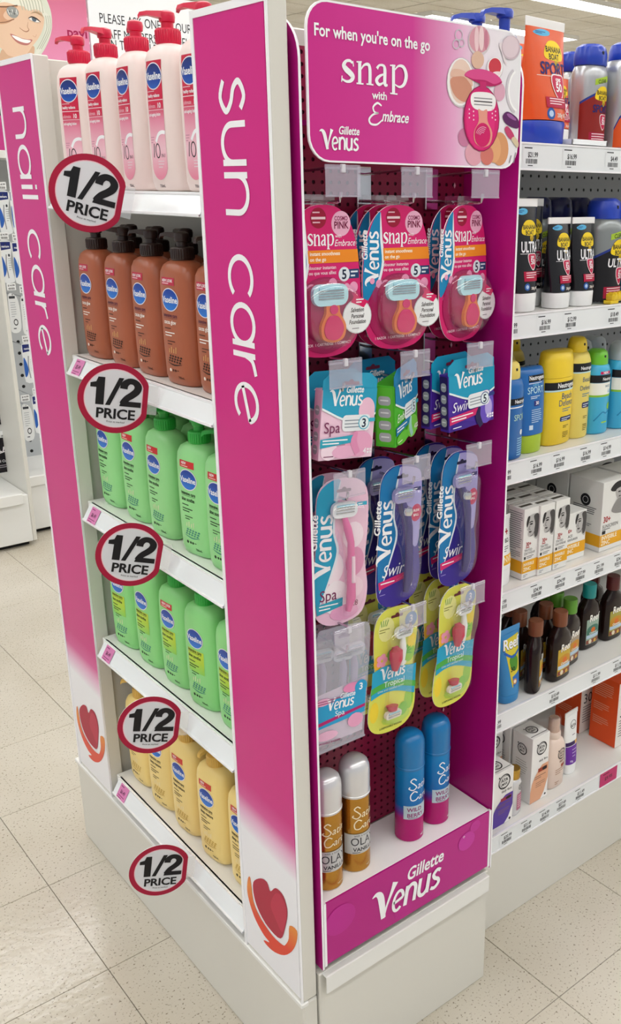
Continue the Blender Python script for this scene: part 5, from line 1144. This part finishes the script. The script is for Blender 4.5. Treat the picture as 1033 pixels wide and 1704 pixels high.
link('tray_wall', MB().box(-.045, .045, 0, .0025, 0, .011, '#f0f2f3', .0005).box(-.045, -.0425, 0, .115, 0, .011, '#f0f2f3', .0005).box(.0425, .045, 0, .115, 0, .011, '#f0f2f3', .0005).mesh('tray_wall'), tr)
def pump_bottle():
    k = Kit(); k.add('body', MB().loft([(0, .035, .026, 2.6), (.004, .039, .029, 2.6), (.11, .039, .029, 2.6), (.125, .033, .025, 2.5), (.132, .02, .018, 2.2)], 'bb_orange', 32), None, True, ang=60)
    k.add('collar', MB().lathe([(.0165, .131), (.019, .133), (.019, .152), (.015, .156), (.010, .158)], 'blue_cap', 24), None, True)
    k.add('pump_head', MB().lathe([(.0085, .157), (.0085, .176), (.0125, .178), (.013, .186), (.011, .1895)], 'blue_cap', 20), None, True)
    m_ = MB(); v = []
    for x, h_, a, b_ in ((.006, .0115, .1785, .1895), (-.012, .011, .1805, .1893), (-.028, .0085, .1815, .1880), (-.038, .006, .1795, .1850), (-.041, .005, .1755, .1810)): v += [(x, -h_, a), (x, h_, a), (x, h_*.8, b_), (x, -h_*.8, b_)]
    m_.add(v, [(0, 1, 2, 3)]+[(4*j+a, 4*j+(a+1) % 4, 4*j+4+(a+1) % 4, 4*j+4+a) for j in range(4) for a in range(4)]+[(16, 17, 18, 19)], 'blue_cap'); k.add('nozzle', m_, 'pump_head', True, ang=50)
    return k
PBT = pump_bottle()
for q in PBT.p: q[1].transform(Matrix.Diagonal((1.12, 1.0, 1.075, 1)))
putr(PBT, 'pump_bottle', 'sunscreen bottle with large blue pump rising behind the pink header', 'pump bottle', 'blue pump bottles behind the header', .566, .188, Z, -8)
putr(PBT, 'pump_bottle', 'sunscreen bottle with smaller looking blue pump further behind the pink header', 'pump bottle', 'blue pump bottles behind the header', .566, .252, Z, -20)
# ---- second shelf
Z = RS[1]+.0005
U_BIG = tube_kit(.066, .180, .030, 'bb_black', 'bb_white', 'ultra'); U_SM = tube_kit(.064, .150, .026, 'bb_black', 'bb_white', 'ultra')
GA = 'black sunscreen tubes on the second shelf'
putr(U_BIG, 'sunscreen_tube', 'tall black sunscreen tube with white cap beside the razor display', 'sunscreen tube', GA, .556, .118, Z, 4)
putr(U_SM, 'sunscreen_tube', 'shorter black sunscreen tube with white cap, left of the two alike', 'sunscreen tube', GA, .645, .118, Z, 5)
putr(U_SM, 'sunscreen_tube', 'shorter black sunscreen tube with white cap, right of the two alike', 'sunscreen tube', GA, .708, .118, Z, 4)
putr(U_BIG, 'sunscreen_tube', 'tall black sunscreen tube standing behind the first black one', 'sunscreen tube', GA, .622, .166, Z, 0)
CU = spray_kit(.040, .182, 'can_grey', 'navy_cap', 'ultracan', .80, .78); CU2 = spray_kit(.033, .182, 'can_grey', 'navy_cap', 'ultracan', .80, .86)
GB = 'dark capped sunscreen sprays on the second shelf'
for i, x in enumerate((.668, .725, .782)): putr(CU2, 'sunscreen_spray', 'sunscreen spray with navy cap behind the black tubes, %s from the left' % ORD[i], 'spray can', GB, x+.028, .218, Z, 0)
CU3 = spray_kit(.042, .182, 'can_grey', 'blue_cap', 'ultracan', .80, .76)
putr(CU3, 'sunscreen_spray', 'grey and black ultra sunscreen spray with blue cap on the second shelf', 'spray can', GB, .785, .135, Z, 6)
putr(spray_kit(.036, .182, 'n_aqua', 'blue_cap', 'ultracan', .80, .8), 'sunscreen_spray', 'pale blue sunscreen spray at the right edge of the second shelf', 'spray can', GB, .866, .118, Z, 0)
tg = thing('spray_trigger', 'yellow plastic spray trigger lying at the right of the second shelf', 'trigger', None, (.795, .098, Z), (0, 0, math.radians(8)))
m_ = MB().box(-.03, .05, -.008, .010, .004, .018, 'n_yellowcap', .003); 
for i in range(4): m_.box(-.024+i*.012, -.019+i*.012, -.0088, .0108, .008, .020, 'n_yellow', .001)
link('trigger_body', m_.mesh('trigger_body'), tg); link('trigger_lever', MB().box(-.036, -.008, -.007, .009, 0, .006, 'n_yellow', .001).mesh('trigger_lever'), tg)
# ---- third shelf
Z = RS[2]+.0005; GA = 'bottles on the third sunscreen shelf'
putr(spray_kit(.030, .168, 'n_blue', 'n_yellow2', 'sportneutro', .82, .7), 'sunscreen_spray', 'blue sunscreen spray half hidden by the razor display cheek', 'spray can', GA, .528, .112, Z, 6)
putr(tube_kit(.070, .150, .032, 'n_blue', 'n_lime', 'neutro', None), 'sunscreen_tube', 'blue sunscreen tube with lime green cap on the third shelf', 'sunscreen tube', GA, .590, .122, Z, 3)
def lotion_oval():
    k = Kit(); secs = [(0, .037, .020, 2.3), (.003, .0405, .0225, 2.3), (.06, .0415, .0235, 2.3), (.124, .041, .0232, 2.3)]
    k.add('body', MB().loft(secs, 'n_yellow', 40), None, True, ang=60); k.add('cap', MB().loft([(.1245, .041, .0232, 2.3), (.150, .0405, .022, 2.3), (.168, .0385, .019, 2.3), (.171, .035, .015, 2.3)], 'n_yellow', 40), None, True, ang=50)
    pr = Pr(12); r, zc = .041, .124
    pr.rect(-r*1.1, .103, r*1.1, .117, '#15161c'); pr.text(r*.15, .1065, 'Neutrogena', .0125, '#f2f4f6', 1, 0, .85, 1); pr.rect(-r*1.1, .1, r*1.1, .103, '#bfe0e6'); pr.text(r*.2, .085, 'Beach', .0165, '#2e5a86', 0, 0, .85, 1); pr.text(r*.2, .0725, 'Defence', .0165, '#2e5a86', 0, 0, .85, 1)
    pr.lines(-.005, .066, .03, 2, .004, .0014, '#4a7a9a'); pr.poly([(x+.009, z+.048) for x, z in rrect(-.019, -.0045, .019, .0045, .003, 3)], '#232a5e'); pr.lines(-.006, .0485, .03, 2, .0035, .0013, '#dfe6f2'); pr.lines(.0, .034, .018, 2, .003, .0012, '#6a5a1a'); pr.lines(.0, .022, .02, 4, .003, .0012, '#6a5a1a')
    k.add('label_print', pr.build(wrap(secs)), 'body'); return k
putr(lotion_oval(), 'sunscreen_bottle', 'large yellow beach sunscreen bottle with oval cap on the third shelf', 'sunscreen bottle', GA, .671, .130, Z, 4)
BS = spray_kit(.030, .188, 'n_yellow2', 'n_yellow', 'beachspray', .84, .62)
putr(BS, 'sunscreen_spray', 'yellow beach sunscreen spray with small nozzle cap on the third shelf', 'spray can', GA, .740, .140, Z, 4)
for i, (x, y) in enumerate(((.600, .20), (.650, .225))): putr(BS, 'sunscreen_spray', 'yellow sunscreen spray in the shade behind the blue tube, %s one' % ('left', 'right')[i], 'spray can', GA, x, y, Z, 0)
KD = spray_kit(.030, .160, 'n_aqua', 'n_green', 'kids', .82, .72); KD2 = spray_kit(.031, .168, 'n_aqua', 'frost', 'kids', .80, .82)
putr(KD, 'sunscreen_spray', 'aqua kids sunscreen spray with bright green cap on the third shelf', 'spray can', GA, .798, .138, Z, 2)
putr(KD2, 'sunscreen_spray', 'aqua sunscreen spray with frosted cap at the right edge of the third shelf', 'spray can', GA, .872, .138, Z, 0)
for i, (x, y) in enumerate(((.825, .205), (.882, .215))): putr(KD2, 'sunscreen_spray', 'frosted capped sunscreen spray behind the aqua ones, %s one' % ('left', 'right')[i], 'spray can', GA, x, y, Z, 0)
# ---- fourth shelf: cartons
Z = RS[3]+.0005; GA = 'white sunscreen cartons on the fourth shelf'
def face_print(pr, x, z, s):
    """black and white portrait, half in shade, looking left"""
    pr.spoly([(x-.28*s, z+.5*s), (x+.42*s, z+.5*s), (x+.42*s, z-.62*s), (x+.2*s, z-.62*s), (x+.12*s, z-.5*s), (x-.16*s, z-.5*s), (x-.26*s, z-.34*s), (x-.24*s, z-.2*s), (x-.32*s, z-.1*s), (x-.24*s, z+.1*s)], '#b9b7b6', 4)
    pr.spoly([(x+.1*s, z+.5*s), (x+.43*s, z+.5*s), (x+.43*s, z-.4*s), (x+.25*s, z-.6*s), (x+.16*s, z-.3*s), (x+.2*s, z+.1*s)], '#4a4848', 4); pr.spoly([(x-.3*s, z+.5*s), (x-.16*s, z+.5*s), (x-.24*s, z+.2*s), (x-.33*s, z-.0*s), (x-.38*s, z+.2*s)], '#2a2829', 4)
    pr.stroke([(x-.2*s, z+.2*s), (x-.08*s, z+.25*s), (x+.04*s, z+.22*s)], .05*s, '#2a2829', 3); pr.spoly([(x-.18*s, z+.12*s), (x-.06*s, z+.17*s), (x+.05*s, z+.12*s), (x-.06*s, z+.08*s)], '#232122', 3)
    pr.stroke([(x-.14*s, z+.06*s), (x-.2*s, z-.1*s), (x-.1*s, z-.13*s)], .035*s, '#7a7877', 3); pr.spoly([(x-.22*s, z-.24*s), (x-.13*s, z-.21*s), (x-.0*s, z-.25*s), (x-.12*s, z-.31*s)], '#4f4b4c', 3); pr.stroke([(x-.1*s, z-.48*s), (x+.1*s, z-.4*s), (x+.2*s, z-.2*s)], .04*s, '#6a6868', 3)
def zinc_front(pr, w_, h):
    face_print(pr, w_*.05, h*.74, w_*1.0)
    pr.text(-w_*.3, h*.47, '30+', w_*.28, '#b0202a', 1, 0, .8); pr.lines(-w_*.3, h*.445, w_*.4, 1, .01, h*.012, '#b0202a'); pr.text(-w_*.4, h*.395, 'TINTED', w_*.17, '#55555c', 0, 0, .9); pr.text(-w_*.4, h*.35, 'DAYWEAR', w_*.17, '#55555c', 0, 0, .9); pr.rect(-w_*.4, h*.285, -w_*.28, h*.325, '#1c1c20'); pr.lines(-w_*.22, h*.315, w_*.55, 2, h*.022, h*.009, '#6a6a70')
    pr.rect(-w_/2, h*.09, w_/2, h*.265, '#e9a91f'); pr.text(-w_*.42, h*.19, 'INVISIBLE', w_*.21, '#fbf3dc', 1, 0, .82); pr.text(-w_*.42, h*.12, 'ZINC', w_*.24, '#fbf3dc', 1, 0, .9); pr.lines(-w_*.4, h*.055, w_*.3, 2, h*.022, h*.008, '#8a8a90')
def zinc_side(pr, d, h):
    pr.lines(-d*.42, h*.93, d*.84, 18, h*.03, h*.012, '#8c8c90'); pr.lines(-d*.42, h*.38, d*.8, 4, h*.026, h*.009, '#77777c'); pr.rect(-d/2, h*.09, d/2, h*.265, '#e9a91f')
def zinc_top(pr, w_, d): pr.rect(-w_*.4, d*.3, w_*.4, d*.5, '#4a463e'); pr.rect(-w_*.4, d*.7, w_*.3, d*.74, '#a9a9ac')
def short_front(pr, w_, h):
    face_print(pr, w_*.2, h*.74, h*.40); pr.text(-w_*.4, h*.6, '30+', w_*.17, '#b0202a', 1, 0, .8); pr.text(-w_*.42, h*.5, 'FACE', w_*.13, '#55555c', 0, 0, .9); pr.text(-w_*.42, h*.42, 'MOISTURISER', w_*.11, '#55555c', 0, 0, .8); pr.rect(-w_/2, h*.12, w_/2, h*.36, '#e9a91f'); pr.text(-w_*.45, h*.26, 'INVISIBLE', w_*.17, '#fbf3dc', 1, 0, .95); pr.text(-w_*.45, h*.165, 'ZINC', w_*.17, '#fbf3dc', 1, 0, .95)
def big_front(pr, w_, h):
    x, z, s = w_*.12, h*.66, h*.5
    pr.spoly([(x-.35*s, z+.45*s), (x-.1*s, z+.62*s), (x+.3*s, z+.6*s), (x+.42*s, z+.4*s), (x+.2*s, z+.38*s), (x-.2*s, z+.36*s)], '#1d1c1e', 4); pr.spoly([(x-.1*s, z+.4*s), (x+.22*s, z+.42*s), (x+.2*s, z+.15*s), (x+.05*s, z+.08*s), (x-.08*s, z+.2*s)], '#b5b3b2', 4)
    pr.spoly([(x, z+.12*s), (x+.15*s, z+.12*s), (x+.2*s, z-.02*s), (x+.38*s, z-.1*s), (x+.36*s, z-.3*s), (x-.02*s, z-.3*s), (x-.25*s, z-.2*s), (x-.15*s, z-.02*s)], '#8f8d8c', 4); pr.stroke([(x-.02*s, z+.32*s), (x+.08*s, z+.32*s)], .04*s, '#262425'); pr.stroke([(x+.02*s, z+.18*s), (x+.1*s, z+.19*s)], .035*s, '#4a4546')
    pr.text(-w_*.42, h*.42, '30+', w_*.22, '#b0202a', 1, 0, .85); pr.text(-w_*.44, h*.335, 'SUNSCREEN', w_*.13, '#55555c', 0, 0, .9); pr.lines(-w_*.44, h*.31, w_*.5, 1, .01, h*.012, '#6a6a70'); pr.rect(-w_*.44, h*.25, -w_*.3, h*.30, '#1c1c20'); pr.rect(-w_/2, h*.07, w_/2, h*.24, '#e9a91f'); pr.text(-w_*.45, h*.165, 'INVISIBLE', w_*.16, '#fbf3dc', 1, 0, .95); pr.text(-w_*.45, h*.09, 'ZINC', w_*.16, '#fbf3dc', 1, 0, .95)
def big_side(pr, d, h):
    pr.ell(-d*.0, h*.70, d*.15, d*.15, '#1c1c20'); pr.ring(0, h*.70, d*.08, d*.08, .001, '#e9e9ea', 14); pr.lines(-d*.36, h*.60, d*.74, 5, h*.028, h*.011, '#55555a'); pr.lines(-d*.36, h*.36, d*.6, 3, h*.026, h*.01, '#77777c'); pr.rect(-d/2, h*.07, d/2, h*.24, '#e9a91f')
Z1 = box_kit(.0395, .040, .138, '#e9e9e6', zinc_front, zinc_side, zinc_top); Z2 = box_kit(.062, .040, .098, '#e9e9e6', short_front, zinc_side); Z3 = box_kit(.078, .085, .145, '#e6e6e3', big_front, big_side)
for i, x in enumerate((.5925, .632, .675)):
    for j in range(4):
        lab = 'slim white carton with a black-and-white face, %s from the left in the front row' % ORD[i] if j == 0 else 'slim white carton, %s from the left, %s row back on the fourth shelf' % (ORD[i], ORD[j])
        putr(Z1, 'sunscreen_carton', lab, 'carton', GA, x+j*.002, .100-.004*(i > 0)+j*.044, Z, 0)
putr(Z2, 'sunscreen_carton', 'short white carton with a cropped face in front on the fourth shelf', 'carton', GA, .731, .108, Z, 0)
putr(Z3, 'sunscreen_carton', 'large white carton with a woman in a black hat', 'carton', GA, .838, .100, Z, 0)
for i, (x, y) in enumerate(((.838, .190), (.840, .280), (.925, .100), (.92, .20))): putr(Z3, 'sunscreen_carton', ['large white carton directly behind the one with the black hat', 'large white carton at the back of the fourth shelf', 'large white carton cut by the right edge of the picture', 'large white carton behind the one cut by the right edge'][i], 'carton', GA, x, y, Z, 0)
putr(tube_kit(.060, .128, .03, 'bb_white', 'bb_white', 'zinc'), 'sunscreen_tube', 'white sunscreen tube with yellow band half hidden by the razor display cheek', 'sunscreen tube', GA, .530, .122, Z, 4)
# ---- fifth shelf
Z = RS[4]+.0005; GA = 'dark tanning oil bottles on the fifth shelf'
pmat('reef_blue', '#2a86c4', .28); pmat('reef_brown', '#1e0e0a', .22, 0, .35); pmat('cap_brown', '#7a4326', .35); pmat('cap_green', '#5f9a2f', .35); pmat('cap_teal', '#1f9a9a', .35); pmat('cap_red', '#5a1a1a', .35)
def reef(cap, tint):
    k = Kit(); secs = [(0, .029, .014, 3), (.003, .031, .016, 3), (.085, .031, .016, 3), (.100, .026, .015, 2.6), (.112, .013, .012, 2), (.118, .012, .012, 2)]
    k.add('bottle', MB().loft(secs, 'reef_brown', 36), None, True, ang=60); k.add('cap', MB().lathe([(.0145, .116), (.0148, .118), (.0148, .144), (.0138, .146)], cap, 24), None, True)
    pr = Pr(10); pr.poly([(-.021, .012), (.021, .012), (.021, .074), (-.021, .070)], tint); pr.spoly([(-.018, .05), (0, .056), (.018, .05), (.016, .03), (-.016, .03)], '#c98f2a' if cap != 'cap_teal' else '#4a7a6a', 3); pr.ell(.0, .044, .007, .006, '#d9702a'); pr.rect(-.02, .026, .02, .034, '#b9cfe0'); pr.poly([(-.02, .013), (.02, .013), (.02, .024), (-.02, .022)], '#8a4a3a'); pr.ell(-.008, .018, .005, .005, '#e9dcc0'); pr.ell(.008, .017, .004, .004, '#d9b04a')
    pr.text(.002, .064, 'Reef', .024, '#14110f', 1, .08, .8, 1); pr.text(.002, .0645, 'Reef', .0225, '#f4f2ea', 1, .08, .8, 1); pr.text(0, .0355, 'Coconut', .007, '#f4f2ea', 1, .2, 1, 1)
    k.add('label_print', pr.build(wrap(secs)), 'bottle'); return k
RBr, RGr, RTe, RRd = reef('cap_brown', '#c9a93a'), reef('cap_green', '#a99a86'), reef('cap_teal', '#9ab0a0'), reef('cap_red', '#a9a04a')
putr(tube_kit(.058, .152, .016, 'reef_blue', 'reef_blue', 'reef', 'reef_blue'), 'sunscreen_tube', 'bright blue sunscreen tube on the fifth shelf beside the razor display', 'sunscreen tube', GA, .560, .112, Z, 4)
for x, y, rz, K, lab in ((.632, .110, 34, RBr, 'dark bottle with brown cap turned sideways, first from the left'), (.702, .108, 6, RBr, 'dark bottle with brown cap and yellow label facing front'), (.640, .160, 20, RBr, 'dark bottle with brown cap behind the blue tube'), (.706, .150, 0, RBr, 'dark bottle with brown cap in the second row'), (.66, .205, 0, RBr, 'dark bottle with brown cap deep in the shade at the back'),
                     (.764, .135, 10, RGr, 'dark bottle with green cap in the front'), (.768, .175, 0, RGr, 'dark bottle with green cap second in its row'), (.772, .215, 0, RGr, 'dark bottle with green cap third in its row'),
                     (.856, .160, 2, RTe, 'dark bottle with teal cap on the fifth shelf'), (.930, .155, 0, RRd, 'dark bottle with dark red cap at the right edge of the fifth shelf'), (.925, .205, 0, RRd, 'dark bottle with dark red cap behind the one at the right edge')):
    putr(K, 'tanning_oil_bottle', lab, 'bottle', GA, x, y, Z, rz)
# ---- bottom shelf
Z = RS[5]+.0005; GA = 'skin care on the bottom shelf'
def spiral(pr, x, z, r):
    pr.ring(x, z, r, r, r*.16, '#1c1a20', 22); pr.ring(x+r*.1, z-r*.05, r*.82, r*.84, r*.06, '#1c1a20', 18); pr.text(x, z+.02*r, 'ATA', r*.66, '#1c1a20', 1, al=1, sx=.9); pr.text(x, z-.5*r, 'MAX', r*.5, '#1c1a20', 1, al=1, sx=.9); pr.ell(x-r*.95, z+r*.85, r*.13, r*.13, '#1c1a20', 8)
def care_front(col, col2):
    def f(pr, w_, h):
        spiral(pr, w_*.05, h*.80, w_*.27); pr.text(w_*.42, h*.60, 'daily face', w_*.15, '#3a343c', 0, .2, .9, 2); pr.band(-w_/2, w_/2, lambda t: .0005, lambda t: h*(.18+.36*min(1, t*1.6)**.5), col); pr.band(-w_/2, w_/2, lambda t: .0005, lambda t: h*(.02+.10*(1-t)), col)
        pr.rect(-w_*.1, h*.44, w_*.42, h*.50, col2); pr.ell(w_*.28, h*.47, w_*.14, h*.025, '#141216'); pr.lines(-w_*.3, h*.38, w_*.7, 2, h*.03, h*.01, '#7a5a4a'); pr.lines(-w_*.2, h*.28, w_*.55, 3, h*.03, h*.008, '#8a6a5a'); pr.poly([(w_*.1, .0005), (w_*.5, .0005), (w_*.5, h*.3), (w_*.3, h*.1)], '#f2f0ee'); pr.ell(w_*.38, h*.05, w_*.05, w_*.05, '#2a262c')
    return f
def care_side(pr, d, h): spiral(pr, 0, h*.78, d*.22); pr.lines(-d*.3, h*.6, d*.6, 7, h*.035, h*.009, '#b0aca8')
def care_top(pr, w_, d): spiral(pr, 0, d*.5, w_*.24); pr.rect(-w_*.45, d*.12, w_*.45, d*.15, '#3a343c')
BX1 = box_kit(.052, .055, .155, '#efeeec', care_front('#e0a886', '#9a3a1e'), care_side, care_top); BX2 = box_kit(.058, .050, .125, '#efeeec', care_front('#5a3f9e', '#a03048'), care_side, care_top)
putr(BX1, 'skin_care_carton', 'white carton with peach print beside the peach pump bottle', 'carton', GA, .662, .104, Z, 0)
putr(BX1, 'skin_care_carton', 'white carton behind the peach printed carton', 'carton', GA, .66, .165, Z, 0)
putr(BX1, 'skin_care_carton', 'white carton at the back behind the gold capped bottle', 'carton', GA, .602, .180, Z, 0)
putr(BX2, 'skin_care_carton', 'white carton with purple print half hidden by the razor display', 'carton', GA, .545, .096, Z, 0)
putr(BX2, 'skin_care_carton', 'white carton in the second row behind the purple printed one', 'carton', GA, .560, .160, Z, 0)
def gold_bottle():
    k = Kit(); secs = [(0, .015, .013, 2.6), (.003, .0175, .0145, 2.6), (.07, .0175, .0145, 2.6), (.080, .0145, .013, 2.3), (.084, .010, .010, 2)]
    k.add('bottle', MB().loft(secs, 'pearl', 28), None, True, ang=60); k.add('cap', MB().lathe([(.0125, .083), (.013, .084), (.013, .104), (.0125, .105)], 'gold_cap', 24), None, True); pr = Pr(8)
    pr.rect(-.006, .012, .016, .05, '#b56a86'); spiral(pr, .006, .064, .007); pr.lines(-.003, .044, .014, 6, .005, .0012, '#f0dfe6'); k.add('label_print', pr.build(wrap(secs)), 'bottle'); return k
putr(gold_bottle(), 'serum_bottle', 'small pearl bottle with shiny gold cap on the bottom shelf', 'bottle', GA, .592, .112, Z, 10)
pmat('peach', '#ecd6c9', .32); pmat('peach_cap', '#c9a99a', .25, .35)
def peach_pump():
    k = Kit(); secs = [(0, .025, .018, 2.6), (.003, .0285, .0205, 2.6), (.095, .0285, .0205, 2.6), (.108, .023, .018, 2.4), (.116, .0145, .0135, 2)]
    k.add('bottle', MB().loft(secs, 'peach', 32), None, True, ang=60); k.add('collar', MB().lathe([(.0145, .115), (.0155, .117), (.0155, .128), (.014, .130)], 'peach', 24), None, True)
    k.add('cap', MB().lathe([(.0120, .129), (.0122, .158), (.0105, .161)], 'peach_cap', 24), None, True); k.add('overcap', MB().lathe([(.0152, .128), (.0150, .160), (.0130, .166)], 'blister', 24, ends=False), 'cap', True)
    pr = Pr(10); spiral(pr, .006, .080, .012); pr.text(.024, .060, 'daily face', .0075, '#7a4a2a', 1, .2, .9, 2); pr.rect(.006, .047, .022, .054, '#9a3a1e'); pr.lines(-.012, .044, .03, 3, .005, .0014, '#a97a5a'); pr.lines(-.012, .014, .014, 2, .004, .0014, '#a97a5a'); k.add('label_print', pr.build(wrap(secs)), 'bottle'); return k
PP = peach_pump()
putr(PP, 'pump_bottle', 'peach spray bottle with rose gold cap on the bottom shelf', 'pump bottle', GA, .728, .128, Z, 4)
putr(PP, 'pump_bottle', 'peach spray bottle in the shade at the back of the bottom shelf', 'pump bottle', GA, .705, .210, Z, 0)
putr(tube_kit(.044, .150, .022, 'bb_white', 'bb_white', 'purple'), 'skin_care_tube', 'white tube with purple lower half on the bottom shelf', 'tube', GA, .792, .135, Z, 4)
def or_front(pr, w_, h): pr.rect(-w_/2, 0.0005, w_/2, h, '#e9e2dc'); pr.text(-w_*.40, h*.72, 'Sun', w_*.22, '#3a343c', 1); pr.text(-w_*.4, h*.46, '30', w_*.42, '#3a343c', 0, 0, .9); pr.lines(-w_*.4, h*.40, w_*.5, 7, h*.04, h*.012, '#6a646c')
def or_side(pr, d, h): pr.lines(-d*.4, h*.90, d*.75, 7, h*.032, h*.010, '#f0a98a'); pr.lines(-d*.4, h*.58, d*.6, 4, h*.032, h*.010, '#f0a98a'); pr.lines(-d*.4, h*.36, d*.65, 4, h*.032, h*.010, '#f0a98a')
BO = box_kit(.085, .075, .165, '#ea5420', or_front, or_side)
putr(BO, 'sunscreen_carton', 'bright orange carton at the right edge of the bottom shelf', 'carton', GA, .983, .122, Z, 0)
putr(BO, 'sunscreen_carton', 'orange carton behind the one at the right edge', 'carton', GA, .968, .215, Z, 0)
